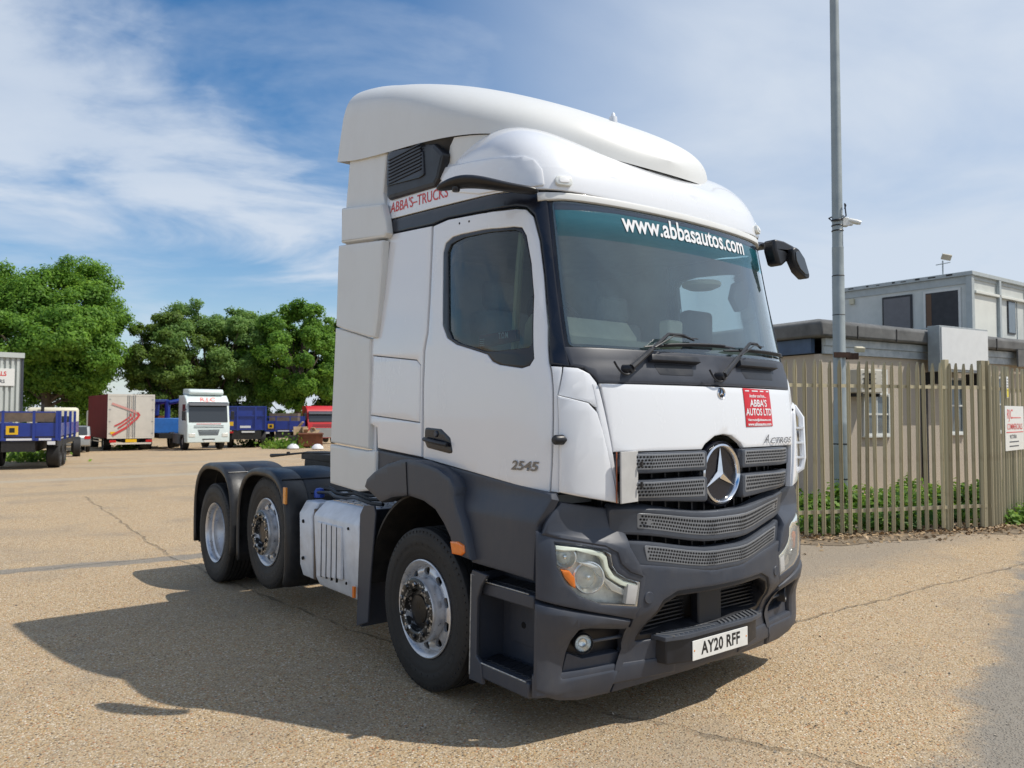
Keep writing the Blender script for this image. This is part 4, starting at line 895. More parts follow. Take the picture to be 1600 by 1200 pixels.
q = MB(); q.tube([(-4.3, -.45, 1.35), (-5.0, -.45, 1.33), (-5.5, -.45, 1.29), (-5.94, -.45, 1.26)], [.010, .010, .014, .024], 6); q.lathe([(0, .02), (.02, .015), (.02, -.015), (0, -.02)], (-5.45, -.45, 1.305), 'z', 8); q.build('coupling_lever', M['chassis'], T)
q = MB(); q.bx((-3.15, -.75, 1.08), (-2.85, -.35, 1.36)); q.prism([(-3.22, 1.28), (-3.15, 1.38), (-2.85, 1.42), (-2.85, 1.28)], -.80, -.30); q.build('air_coupling_bracket', M['chassis'], T, bevel=.01)
for i in range(4):
    q = MB(); y = -.5+i*.1; pts = []
    for k in range(40):
        t = k/39; pts.append((-2.85-.5*t, y+.05*math.cos(k*1.6)+.02, 1.35+.05*math.sin(k*1.6)+.15*math.sin(t*math.pi)))
    q.tube(pts, .008, 5); q.build('air_hose', M['chassis'], T)
# deck plate junk between guard and cab
for i, (y, z, m_) in enumerate(((-.95, 1.09, 'chassis'), (-1.02, 1.075, 'black'), (-.88, 1.10, 'chassis'), (-.80, 1.06, 'silver'))):
    q = MB(); q.tube([(-2.3-1.2*k/8, y+.015*math.sin(k*2.1+i), z+.012*math.cos(k*1.7+i*2)) for k in range(9)], .014, 6); q.build('air_line', M[m_], T)
q = MB(); q.bx((-3.35, -.9, .70), (-2.35, -.48, 1.02)); q.build('air_tank_tray', M['chassis'], T, bevel=.01)
# exhaust box, ribbed
bxm = MB(); X0, X1 = -3.03, -2.26
bxm.prism([(-1.02, .36), (-1.165, .38), (-1.20, .45), (-1.225, .93), (-1.215, .955), (-1.12, 1.045), (-.70, 1.05), (-.70, .40)], X0, X1, 'x')
bo = bxm.build('exhaust_box', M['silver'], T, bevel=.012)
for k in range(5):
    x = X0+.09+k*.088; q = MB()
    q.prism([(x, .47+.01*k), (x+.066, .47+.01*k), (x+.070, .90), (x-.002, .90)], -1.234, -1.212); r_ = q.build('box_rib', M['silver'], bo, bevel=.007)
for k in range(4):
    x = X0+.162+k*.088; q = MB(); pts = [(x+.006+.006*math.sin(j/10*math.pi), .48+.41*j/10) for j in range(11)]
    q.prism([(a, b) for a, b in pts]+[(a+.006, b) for a, b in pts[::-1]], -1.236, -1.22); q.build('rib_slot', M['hole'], bo)
for (x, z) in ((-2.42, .90), (-2.44, .50)):
    q = MB(); q.lathe([(0, -.004), (.010, -.004), (.012, .004)], (x, -1.228, z), 'y', 8); q.build('bolt', M['hole'], bo)
q = MB()
for i in range(12):
    for j in range(7): q.box((-2.95+.058*i+(.029 if j % 2 else 0), -1.08+.055*j, 1.052), (.034, .010, .004), rz=.7 if (i+j) % 2 else -.7)
tr_ = q.build('tread_studs', M['chrome'], bo); tr_['kind'] = 'stuff'
q = MB(); q.bx((-3.08, -1.20, .42), (-3.035, -.9, .98)); q.build('box_strap', mat('brown_strap', (.10, .07, .05), .6, var=.2), T, bevel=.006)
q = MB(); q.prism([(-1.0, .38), (-1.16, .40), (-1.19, .50), (-1.20, .92), (-1.14, 1.02), (-1.0, 1.02)], -3.37, -3.12, 'x'); so_ = q.build('silencer_cover', M['silver'], T, bevel=.012)
for z in (.56, .86): 
    q = MB(); q.lathe([(0, -.004), (.014, -.004), (.016, .006)], (-3.28, -1.205, z), 'y', 8); q.build('bolt', M['hole'], so_)
q = MB(); q.bx((-2.33, -1.235, .42), (-2.30, -1.22, .50)); q.build('marker_reflector', M['orange'], T)
q = MB(); q.lathe([(0, .05), (.03, .045), (.045, .02), (.045, -.03)], (-3.42, -1.0, 1.06), 'z', 14); q.build('filler_cap', M['blue_cap'], T)
q = MB(); q.bx((-3.30, .75, .40), (-2.30, 1.18, 1.02)); q.build('fuel_tank', M['silver'], T, bevel=.06, seg=4)
# ---- cab interior
q = MB()
q.bx((-2.19, -1.06, 1.25), (-.35, 1.06, 1.30)); q.bx((-2.19, -1.06, 2.93), (-.55, 1.06, 2.96)); q.bx((-2.19, -1.06, 1.3), (-2.15, 1.06, 2.93))
for s in (-1, 1): q.bx((-2.15, s*1.06, 1.3), (-1.36, s*1.09, 2.93)); q.bx((-1.36, s*1.06, 1.3), (-.45, s*1.09, 2.0)) 
q.build('cab_lining', M['cabmid'], T)
q = MB(); q.prism([(-.62, 1.4), (-.60, 2.16), (-.52, 2.20), (-.38, 2.13), (-.34, 2.05), (-.36, 1.4)], -1.0, 1.0); q.prism([(-.37, 1.9), (-.37, 2.10), (-.25, 2.085), (-.21, 2.06), (-.24, 1.9)], -.74, .74); q.prism([(-.78, 1.9), (-.76, 2.27), (-.70, 2.33), (-.60, 2.32), (-.52, 2.22), (-.50, 1.9)], -.92, -.20); do = q.build('dashboard', M['cabin'], T, bevel=.01)
for k in range(7):
    q = MB(); y = -.62+k*.075; q.box((-.36, y, 2.122), (.03, .055, .006), ry=.25); q.build('demister_vent', M['cabdk'], do)
q = MB(); q.box((-.36, .18, 2.27), (.10, .24, .26)); q.build('tachograph_screen', M['cabdk'], T, bevel=.03)
q = MB(); q.box((-.40, -.02, 2.24), (.09, .14, .18)); q.build('cup_holder', M['cabin'], T, bevel=.02)
for s in (-1, 1):
    st = MB(); st.box((-1.15, s*.55, 1.75), (.55, .52, .16)); se = st.build('seat', M['cabmid'], T, bevel=.05)
    st = MB(); st.box((-1.42, s*.55, 2.12), (.16, .50, .66), ry=-.12); st.build('seat_back', M['cabmid'], se, bevel=.05)
    st = MB(); st.box((-1.47, s*.55, 2.56), (.10, .30, .20), ry=-.1); st.build('headrest', M['cabmid'], se, bevel=.04)
    st = MB(); st.tube([(-1.15, s*.55, 1.3), (-1.15, s*.55, 1.7)], .12, 10); st.build('seat_base', M['cabdk'], se)
sw = MB(); n = 28; vs = []
for i in range(n):
    t = 2*math.pi*i/n
    for j in range(8):
        a = 2*math.pi*j/8; rr = .215+.017*math.cos(a); vs.append((.017*math.sin(a), rr*math.cos(t), rr*math.sin(t)))
sw.add(vs, [(i*8+j, i*8+(j+1) % 8, ((i+1) % n)*8+(j+1) % 8, ((i+1) % n)*8+j) for i in range(n) for j in range(8)], 0, True)
sw.box((0, 0, 0), (.03, .38, .05)); sw.box((0, 0, -.1), (.03, .06, .2)); swo = sw.build('steering_wheel', M['cabdk'], T, loc=(-.86, -.56, 2.33)); swo.rotation_euler = (0, R(-35), 0)
q = MB(); q.tube([(-.70, -1.045, 2.04), (-.68, -1.045, 2.3), (-.65, -1.045, 2.6), (-.63, -1.04, 2.78)], .022, 8); q.build('grab_rail', mat('yellow_cream_rail', (.72, .68, .42), .5), T)
q = MB(); q.lathe([(0, -.03), (.08, -.03), (.125, -.01), (.13, .01), (.12, .02), (0, .02)], (-.45, .35, 2.60), 'z', 20); q.build('beige_dish', M['cabin'], T)  # made-up beige dish in place of a pale reflection in the windscreen

sk = [(-1.856, 2.207),(-1.379, 2.216),(-1.393, 2.154),(-1.855, 2.13)]
sk_ = panel('window_sticker', sk, mat('dark_red_sticker', (.16, .02, .03), .5), T, off=.030, thick=.032, rim=.001, step=.2)
text_on('lettering', 'T.O.M', CAB, sk[0][0]*.35+sk[1][0]*.65, (sk[0][1]+sk[3][1])/2+.02, .05, M['whitetxt'], sk_, off=.0285, bold=.001)
for k in range(4): panel('text_line', [(sk[0][0]+.01, sk[3][1]+.014+.012*k), (sk[0][0]+.06, sk[3][1]+.014+.012*k), (sk[0][0]+.06, sk[3][1]+.019+.012*k), (sk[0][0]+.01, sk[3][1]+.019+.012*k)], M['hydro'], sk_, off=.0285, thick=.029, rim=.0005, step=.2)

# ================================================================== GROUND
gm = bpy.data.materials.new('exposed_aggregate_yard'); gm.use_nodes = True; t_ = gm.node_tree; n_ = t_.nodes; l_ = t_.links; P0 = n_['Principled BSDF']
def NN(t, **k):
    q = n_.new(t)
    for a, b in k.items(): setattr(q, a, b)
    return q
def val(sock, v):
    if isinstance(v, (int, float, tuple)): sock.default_value = v
    else: l_.new(v, sock)
def MA(op, a, b=None, c=None, clamp=False):
    q = NN('ShaderNodeMath', operation=op, use_clamp=clamp)
    for i, v in enumerate((a, b, c)):
        if v is not None: val(q.inputs[i], v)
    return q.outputs[0]
def RMP(v, a, b, c=0., d=1., smooth=True):
    q = NN('ShaderNodeMapRange', interpolation_type='SMOOTHSTEP' if smooth else 'LINEAR'); val(q.inputs[0], v)
    for i, x in enumerate((a, b, c, d)): q.inputs[i+1].default_value = x
    return q.outputs[0]
def NZ(scale, det=4, rough=.55, vec=None, dist=0.):
    q = NN('ShaderNodeTexNoise'); q.inputs['Scale'].default_value = scale; q.inputs['Detail'].default_value = det; q.inputs['Roughness'].default_value = rough; q.inputs['Distortion'].default_value = dist
    l_.new(vec or geo_.outputs['Position'], q.inputs['Vector']); return q.outputs['Fac']
def MX(f, a, b, mode='MIX'):
    q = NN('ShaderNodeMix', data_type='RGBA', blend_type=mode); val(q.inputs[0], f)
    for i, v in ((6, a), (7, b)):
        if isinstance(v, tuple): q.inputs[i].default_value = (*v, 1)
        else: l_.new(v, q.inputs[i])
    return q.outputs[2]
geo_ = NN('ShaderNodeNewGeometry'); sp_ = NN('ShaderNodeSeparateXYZ'); l_.new(geo_.outputs['Position'], sp_.inputs[0]); X_, Y_ = sp_.outputs[0], sp_.outputs[1]
def VOR(scale, feat='F1', out='Color'):
    q = NN('ShaderNodeTexVoronoi', feature=feat); q.inputs['Scale'].default_value = scale; l_.new(geo_.outputs['Position'], q.inputs['Vector']); return q
v1 = VOR(72); v2 = VOR(140)
def stones(vn, stops):
    s_ = NN('ShaderNodeSeparateColor'); l_.new(vn.outputs['Color'], s_.inputs[0]); r = NN('ShaderNodeValToRGB'); r.color_ramp.interpolation = 'CONSTANT'
    e = r.color_ramp.elements
    while len(e) < len(stops): e.new(.5)
    for k, (p_, c_) in enumerate(stops): e[k].position = p_; e[k].color = (*c_, 1)
    l_.new(s_.outputs[0], r.inputs[0]); return r.outputs[0], s_.outputs[1]
S1 = [(0, (.40, .28, .16)), (.20, (.53, .41, .25)), (.40, (.64, .54, .39)), (.55, (.27, .20, .13)), (.68, (.56, .37, .17)), (.78, (.80, .73, .62)), (.88, (.10, .085, .07)), (.93, (.50, .21, .08))]
c1, rnd1 = stones(v1, S1); c2, _r = stones(v2, S1)
paste = MX(NZ(14, 6), (.37, .29, .185), (.50, .415, .285))
keep = RMP(rnd1, .22, .26)                                          # cells that hold a stone
edge = RMP(v1.outputs['Distance'], .42, .62, 1, 0)
base = MX(MA('MULTIPLY', keep, edge), MX(.55, paste, c2), c1)
big_ = NZ(.45, 5, .6); mid_ = NZ(2.3, 6, .65)
base = MX(RMP(big_, .46, .66, 0, .5), base, (.32, .275, .22), 'MIX')
base = MX(RMP(mid_, .35, .72, 0, .35), base, (.46, .365, .26), 'MIX')
base = MX(RMP(NZ(.9, 7, .7), .55, .75, 0, .35), base, (.235, .215, .185))
wob = MA('MULTIPLY', MA('SUBTRACT', NZ(1.6, 5, .6), .5), 1.0); wob2 = MA('MULTIPLY', MA('SUBTRACT', NZ(7, 4, .6), .5), .16)
def band(ax, ay, bx_, by_, hw, soft, w1=.12, w2=1., wid=None):
    dx, dy = bx_-ax, by_-ay; ln = math.hypot(dx, dy); nx, ny = -dy/ln, dx/ln
    d = MA('ADD', MA('MULTIPLY', X_, nx), MA('MULTIPLY_ADD', Y_, ny, -(ax*nx+ay*ny)))
    d = MA('ADD', d, MA('ADD', MA('MULTIPLY', wob, w1), MA('MULTIPLY', wob2, w2))); return RMP(MA('ABSOLUTE', d), hw, hw+soft, 1, 0), d
def seg(ax, ay, bx_, by_):
    dx, dy = bx_-ax, by_-ay; ln = math.hypot(dx, dy); u = MA('ADD', MA('MULTIPLY', X_, dx/ln), MA('MULTIPLY_ADD', Y_, dy/ln, -(ax*dx+ay*dy)/ln))
    return MA('MULTIPLY', RMP(u, -.15, .15), RMP(u, ln-.3, ln+.1, 1, 0))
grey = MX(NZ(9, 7, .7), (.20, .195, .18), (.29, .28, .26))
gb, _ = band(-7.9, -6.0, -6.75, 1.2, .11, .10, .30, 1.2); gb = MA('MULTIPLY', gb, seg(-8.4, -9.0, -6.75, 1.2))
base = MX(MA('MULTIPLY', gb, .85), base, grey)
for (ax, ay, bx_, by_, hw, am_) in ((-22.6, -14, -21.4, 22, .45, .6), (-31.5, -20, -29, 30, .5, .4), (-17.5, -14, -16.6, 12, .25, .35)):
    gb, _ = band(ax, ay, bx_, by_, hw, .4, 1.2, 1.0); base = MX(MA('MULTIPLY', gb, am_), base, (.44, .40, .33) if hw != .25 else (.27, .25, .21))
# smooth grey concrete repair in front of the truck
pt_d = MA('ADD', MA('ADD', MA('MULTIPLY', X_, .80), MA('MULTIPLY', Y_, .22)), MA('ADD', MA('MULTIPLY', wob, .9), MA('MULTIPLY', wob2, 1.6)))
patch_ = MA('MULTIPLY', RMP(pt_d, .76, 1.06), RMP(Y_, 9, 11, 1, 0)); base = MX(MA('MULTIPLY', patch_, .88), base, grey)
pt2 = MA('ADD', MA('ABSOLUTE', MA('ADD', MA('ADD', MA('MULTIPLY', X_, .97), MA('MULTIPLY', Y_, .05)), 2.35)), MA('MULTIPLY', wob, .9)); g2_ = MA('MULTIPLY', RMP(pt2, .55, 1.4, 1, 0), RMP(Y_, 1.5, 4.0))
base = MX(MA('MULTIPLY', g2_, .72), base, (.30, .27, .23))
crk = None
for (ax, ay, bx_, by_, hw) in ((-15.8, -.7, -7.3, -1.2, .012), (-7.3, -1.2, -3.4, -.95, .014), (-.95, 1.3, -.66, 7.2, .012), (-.5, -.55, 1.3, .15, .016), (-3.4, -.95, -.5, -.55, .010), (1.3, .15, 4.5, 1.0, .012), (-7.2, -7, -7.3, -1.2, .008)):
    b_, _ = band(ax, ay, bx_, by_, hw, .012, .22, .5); b_ = MA('MULTIPLY', b_, seg(ax, ay, bx_, by_)); b_ = MA('MULTIPLY', b_, RMP(NZ(3.5, 4), .36, .5, .25, 1))
    crk = b_ if crk is None else MA('MAXIMUM', crk, b_)
base = MX(MA('MULTIPLY', crk, .42), base, (.10, .085, .065))
# dirt ground by the fence and beyond the yard: earth and grass
base = MX(1.0, base, (.965, .925, .865), 'MULTIPLY')
l_.new(base, P0.inputs['Base Color']); P0.inputs['Roughness'].default_value = .88; P0.inputs['Specular IOR Level'].default_value = .25
hgt = MA('ADD', MA('MULTIPLY', MA('MULTIPLY', RMP(v1.outputs['Distance'], .1, .62, 1, 0), keep), 1.0), MA('MULTIPLY', NZ(240, 3), .5))
hgt = MA('SUBTRACT', hgt, MA('MULTIPLY', crk, 3.0))
bmp = NN('ShaderNodeBump'); bmp.inputs['Strength'].default_value = .75; bmp.inputs['Distance'].default_value = .010; l_.new(hgt, bmp.inputs['Height']); l_.new(bmp.outputs[0], P0.inputs['Normal'])
gx = [-420, -250, -160]+[-120+4*k for k in range(38)]+[40, 70, 120, 220, 420]; gy = [-420, -220, -120, -60]+[-40+4*k for k in range(26)]+[80, 130, 230, 420]
gv = [(x, y, gh(x, y)) for x in gx for y in gy]; ny_ = len(gy)
q = MB(); q.add(gv, [(i*ny_+j, (i+1)*ny_+j, (i+1)*ny_+j+1, i*ny_+j+1) for i in range(len(gx)-1) for j in range(ny_-1)], 0, True)
tag(q.build('ground', gm), kind='structure')

# ================================================================== leaves and trees
def leafmat(name, c0, c1, tr=.35):
    m = bpy.data.materials.new(name); m.use_nodes = True; n = m.node_tree.nodes; l = m.node_tree.links; n.clear()
    o = n.new('ShaderNodeOutputMaterial'); g = n.new('ShaderNodeNewGeometry'); r = n.new('ShaderNodeValToRGB'); l.new(g.outputs['Random Per Island'], r.inputs[0])
    z = n.new('ShaderNodeTexNoise'); z.inputs['Scale'].default_value = .55; z.inputs['Detail'].default_value = 3; l.new(g.outputs['Position'], z.inputs['Vector'])
    a = n.new('ShaderNodeMath'); a.operation = 'MULTIPLY_ADD'; l.new(z.outputs['Fac'], a.inputs[0]); a.inputs[1].default_value = 1.0; a.inputs[2].default_value = -.25
    b = n.new('ShaderNodeMath'); b.operation = 'MULTIPLY_ADD'; l.new(g.outputs['Random Per Island'], b.inputs[0]); b.inputs[1].default_value = .5; l.new(a.outputs[0], b.inputs[2]); l.new(b.outputs[0], r.inputs[0])
    r.color_ramp.elements[0].position = .15; r.color_ramp.elements[1].position = .9; r.color_ramp.elements[0].color = (*c0, 1); r.color_ramp.elements[1].color = (*c1, 1)
    d = n.new('ShaderNodeBsdfPrincipled'); d.inputs['Roughness'].default_value = .55; d.inputs['Specular IOR Level'].default_value = .3; l.new(r.outputs[0], d.inputs['Base Color'])
    t = n.new('ShaderNodeBsdfTranslucent'); h = n.new('ShaderNodeHueSaturation'); h.inputs['Value'].default_value = 1.5; h.inputs['Hue'].default_value = .485; l.new(r.outputs[0], h.inputs['Color']); l.new(h.outputs[0], t.inputs[0])
    x = n.new('ShaderNodeMixShader'); x.inputs[0].default_value = tr; l.new(d.outputs[0], x.inputs[1]); l.new(t.outputs[0], x.inputs[2]); l.new(x.outputs[0], o.inputs[0]); return m
def leaf_mesh(name, P, Nn, size, rs, aspect=1.6):
    n = len(P); Nn = Nn/np.maximum(1e-6, np.linalg.norm(Nn, axis=1))[:, None]
    r = rs.normal(size=(n, 3)); u = np.cross(Nn, r); u /= np.maximum(1e-6, np.linalg.norm(u, axis=1))[:, None]; v = np.cross(Nn, u)
    s = (size*rs.uniform(.6, 1.3, n))[:, None]; a = u*s*.5*aspect; b = v*s*.5
    bend = Nn*s*.18
    V = np.stack([P-a, P-b*1.0+bend, P+a, P+b*1.0+bend], 1).reshape(-1, 3)
    me = bpy.data.meshes.new(name); me.vertices.add(4*n); me.vertices.foreach_set('co', V.astype(np.float32).ravel())
    me.loops.add(4*n); me.loops.foreach_set('vertex_index', np.arange(4*n, dtype=np.int32)); me.polygons.add(n)
    me.polygons.foreach_set('loop_start', np.arange(0, 4*n, 4, dtype=np.int32)); me.update(calc_edges=True); me.validate(); return me
bark = mat('tree_bark', (.09, .07, .05), .9, var=.35, vscale=5, bump=.6, bscale=14)
def tree(loc, H, W, leafm, label, seed, nl=36000, size=.30, base=.22, squash=1.0, lean=(0, 0), ncl=90, csz=1.0, group='trees behind the far vehicles', gap=.0):
    rs = np.random.RandomState(seed); x, y = loc; z = gh(x, y)-.1
    rt = empty('broadleaf_tree', (x, y, z), 0, label, 'tree', group)
    cz = H*(base+1)/2; hz = H*(1-base)/2
    # clump centres on and inside an uneven ellipsoid
    C_ = []
    while len(C_) < ncl:
        d = rs.normal(size=3); d /= np.linalg.norm(d); rr = rs.uniform(.45, 1.0)**.5
        lump = 1+.20*math.sin(d[0]*3.1+seed)+.16*math.sin(d[1]*4.3+seed*2)+.12*math.sin(d[2]*5+seed*3)
        wz = 1-.25*max(0, -d[2])
        p = np.array([d[0]*W/2*rr*lump*wz+lean[0]*d[2], d[1]*W/2*rr*lump*wz+lean[1]*d[2], cz+d[2]*hz*rr*min(lump, 1.08)])
        if p[2] < H*base*.8: continue
        C_.append(p)
    C_ = np.array(C_); q = MB(); rb = H*.028
    zt = H*(base+.30)
    tr_pts = [(0, 0, 0), (.05*lean[0], 0, H*base*.5), (.1*lean[0], .1*lean[1], H*base), (.2*lean[0], .15*lean[1], zt)]
    q.tube(tr_pts, [rb*1.35, rb, rb*.9, rb*.6], 10); q.build('trunk', bark, rt)
    lb = MB(); idx = rs.choice(ncl, min(ncl, 30), replace=False)
    for i in idx:
        p = C_[i]; s0 = np.array(tr_pts[2])*(1-(k := rs.uniform(0, 1)))+np.array(tr_pts[3])*k
        m1 = s0+(p-s0)*.4+np.array([0, 0, .12*H*rs.uniform(.1, .7)])*.5; lb.tube([s0, m1, (m1+p)/2+rs.normal(0, .2, 3), p], [rb*.42, rb*.28, rb*.17, rb*.06], 6, caps=False)
    lb.build('limbs', bark, rt)
    cs = csz*rs.uniform(.55, 1.25, ncl)*W/9.0; per = cs**2; per = (nl*per/per.sum()).astype(int)
    P, Nn = [], []
    for i in range(ncl):
        m = per[i]; d = rs.normal(size=(m, 3)); d /= np.linalg.norm(d, axis=1)[:, None]; rr = rs.uniform(.25, 1, m)**.45
        # sub-lumps so that sprays of leaves stand out
        sub = rs.normal(size=(7, 3)); sub /= np.linalg.norm(sub, axis=1)[:, None]; k = rs.randint(0, 7, m)
        pts = sub[k]*.56+d*(.66*rr)[:, None]+rs.normal(0, .10, (m, 3))
        pts[:, 2] *= .74; P.append(C_[i]+pts*cs[i]); o = C_[i]-np.array([0, 0, cz]); o = o/np.linalg.norm(o)
        Nn.append(d*.7+sub[k]*.5+o*.35+np.array([0, 0, .45])+rs.normal(0, .45, (m, 3)))
    P = np.concatenate(P); Nn = np.concatenate(Nn)
    # loose sprigs
    k = int(nl*.05); j = rs.randint(0, len(P), k); P = np.concatenate([P, P[j]+rs.normal(0, .22, (k, 3))]); Nn = np.concatenate([Nn, rs.normal(0, 1, (k, 3))])
    o = put('crown', leaf_mesh('crown', P, Nn, size, rs), leafm, rt); return rt
LM1 = leafmat('fresh_green_leaves', (.055, .15, .020), (.23, .41, .055), .48); LM2 = leafmat('dark_olive_leaves', (.06, .115, .022), (.20, .30, .055), .45)
LM3 = leafmat('grey_green_leaves', (.085, .18, .045), (.27, .42, .11), .5); LM4 = leafmat('ivy_leaves', (.035, .11, .012), (.22, .36, .045))
tree((-78.12, 6.54), 16.2, 14.4, LM1, 'largest bright green tree at the far left, behind the blue platform trailer', 3, 150000, .18, .14, ncl=230, csz=.86)
tree((-77.63, 16.86), 12.2, 8.2, LM2, 'dark olive green tree behind the red sided box lorry', 8, 80000, .165, .04, ncl=150, csz=.85)
tree((-79.09, 21.47), 14.0, 11.2, LM3, 'airy grey-green tree behind the white tractor cab', 12, 90000, .16, .06, ncl=170, csz=.78)
tree((-78.22, 25.81), 13.0, 8.6, LM3, 'slender grey-green tree standing behind the blue tipping trailer', 21, 60000, .16, .06, ncl=120, csz=.80)
tree((-71.72, 27.59), 14.0, 9.4, LM1, 'bright green tree behind the dropside trailer, next to the white cab edge', 5, 80000, .17, .16, ncl=150, csz=.82)
tree((-74.5, 33.76), 13.2, 7.5, LM2, 'dark green tree mostly hidden behind the cab of the near tractor unit', 15, 30000, .24, .06, ncl=90)
# low far hedge line
rs = np.random.RandomState(4); n = 16000; uu = rs.uniform(-300, 1700, n); dd = 118+rs.normal(0, 1.3, n); aa = rs.uniform(-.25, .95, n); pp = np.array([(2.8+d_*math.cos(CYAW+q_), -3.8+d_*math.sin(CYAW+q_)) for d_, q_ in zip(dd, aa)])
zz_ = rs.uniform(0, 1, n)*(1.5+.9*np.sin(uu*.021)+.5*np.sin(uu*.09)); P = np.stack([pp[:, 0], pp[:, 1], zz_-.6], 1)
tag(put('far_hedge', leaf_mesh('far_hedge', P, rs.normal(size=(n, 3))+[0, 0, .5], .75, rs), LM2), 'low dark hedge line along the far edge of the yard', 'hedge', kind='stuff')

# ================================================================== RIGHT SIDE: fence, pole, block, cabin
pal = wornmat('weathered_palisade_steel', (.44, .385, .245), (.24, .175, .10), 3.2, .55, .8)
pal.node_tree.nodes['Principled BSDF'].inputs['Roughness'].default_value = .6
for l in list(pal.node_tree.links):
    if l.to_socket.name == 'Metallic': pal.node_tree.links.remove(l)
_n = pal.node_tree.nodes; _l = pal.node_tree.links; _oi = _n.new('ShaderNodeObjectInfo'); _mr = _n.new('ShaderNodeMapRange'); _l.new(_oi.outputs['Random'], _mr.inputs[0]); _mr.inputs[3].default_value = .72; _mr.inputs[4].default_value = 1.18
_hs = _n.new('ShaderNodeHueSaturation'); _l.new(_mr.outputs[0], _hs.inputs['Value']); _bc = _n['Principled BSDF'].inputs['Base Color']; _l.new(_bc.links[0].from_socket, _hs.inputs['Color']); _l.new(_hs.outputs[0], _bc)
def pale_mesh(h):
    w, d = .058, .022; q = MB(); sec = [(-w/2, -d/2), (-w/2+.010, d/2), (-w/2+.018, d/2), (-.008, -d/4), (.008, -d/4), (w/2-.018, d/2), (w/2-.010, d/2), (w/2, -d/2)]
    sec = [(-w/2, .014), (-w/2+.010, -.010), (-.010, -.014), (0, .008), (.010, -.014), (w/2-.010, -.010), (w/2, .014)]
    vs = []; k = len(sec)
    for z, s in ((.05, 1), (h-.12, 1), (h-.03, .45), (h, .10)):
        for a, b in sec: vs.append((a*s, b, z))
        for a, b in sec[::-1]: vs.append((a*s, b+.004, z))
    m = 2*k; q.add(vs, [(i*m+j, i*m+(j+1) % m, (i+1)*m+(j+1) % m, (i+1)*m+j) for i in range(3) for j in range(m)]+[tuple(range(3*m, 4*m))]); return q.mesh('pale')
PM = pale_mesh(2.52); PM.materials.append(pal)
def fence(A, B, label, posts, z0=0, step=.150, h=2.52, cat='fence'):
    A, B = Vector(A), Vector(B); d = (B-A); ln = d.length; rz = math.atan2(d.y, d.x)
    rt = empty('palisade_fence', (A.x, A.y, 0), rz, label, cat, None)
    n = int(ln/step)
    for i in range(n+1):
        o = bpy.data.objects.new('pale', PM); COL.objects.link(o); o.parent = rt; o.location = (i*step+random.uniform(-.006, .006), 0, random.uniform(-.012, .012)); o.rotation_euler = (random.uniform(-.008, .008), random.gauss(0, .005), random.uniform(-.09, .09))
    for z in (.36, 2.16):
        q = MB(); q.bx((-.05, .014, z-.025), (ln, .022, z+.025)); q.bx((-.05, .022, z+.018), (ln, .06, z+.025)); q.build('rail', pal, rt)
    for t in posts:
        q = MB(); q.bx((t-.038, .02, 0), (t+.038, .10, h+.06)); q.build('post', pal, rt, bevel=.003)
    return rt
FA0 = Vector((-3.39, 5.91)); FAd = Vector((1.34, 3.32)).normalized(); FA1 = FA0+FAd*3.60
f1 = fence(FA0-FAd*4.6, FA1, 'tall khaki steel palisade fence beside the lamp pole, in front of the pebble-dashed block', [.4, 3.05, 7.48, 8.17])
FB0 = FA1+Vector((.02, .12)); FB1 = FB0+Vector((-.10, 1.0)).normalized()*6.2
f2 = fence(FB0, FB1, 'khaki steel palisade gate leaf carrying the white company sign at the right edge', [.0, 3.0, 6.1], cat='gate'); f2.name = 'palisade_gate'
dB = (FB1-FB0).normalized(); rzB = math.atan2(dB.y, dB.x)
# signs on it
def FBP(t, z): return (FB0.x+dB.x*t, FB0.y+dB.y*t, z)
sgp = [FB0.x+dB.x*.62, FB0.y+dB.y*.62]
q = MB(); q.box((.56, 0, 0), (1.12, .006, .72)); so = q.build('company_sign', M['plate'], None, loc=(sgp[0]+.03, sgp[1]-.0, 1.53)); so.rotation_euler = (0, 0, rzB); tag(so, 'white company sign with faded pink lettering fixed on the palisade gate', 'sign')
for s_, z, sz, xo, m_, sh in (('RJC', .22, .22, .26, 'redtxt', .2), ('COMMERCIALS', .02, .135, .56, 'redtxt', 0), ('VICTORIA', -.14, .09, .45, 'dgrey', 0)):
    o = text_flat('lettering', s_, sz, M[m_], so, (xo, -.005, z), (R(90), 0, 0), shear=sh, bold=.001)
for z in (.17, -.065): q = MB(); q.box((.62 if z > 0 else .56, -.0045, z-.0), (.62 if z > 0 else 1.0, .003, .014)); q.build('red_rule', M['redtxt'], so)
for z in (-.22, -.29): q = MB(); q.box((.5, -.0045, z), (.55, .003, .018)); q.build('text_line', M['dgrey'], so)
q = MB(); q.box((0, 0, 0), (.10, .005, .34)); so2 = q.build('notice', M['plate'], None, loc=(sgp[0]+.19*0+dB.x*.18+.03, sgp[1]+dB.y*.18, 2.19)); so2.rotation_euler = (0, 0, rzB); tag(so2, 'small white and yellow notice fixed on the palisade gate above the company sign', 'sign')
q = MB(); q.box((0, -.004, -.09), (.09, .003, .14)); q.build('yellow_field', mat('yellow_print', (.75, .62, .04), .5), so2)
for k in range(5): q = MB(); q.box((0, -.0045, .13-.045*k), (.07, .002, .010)); q.build('text_line', M['dgrey'], so2)
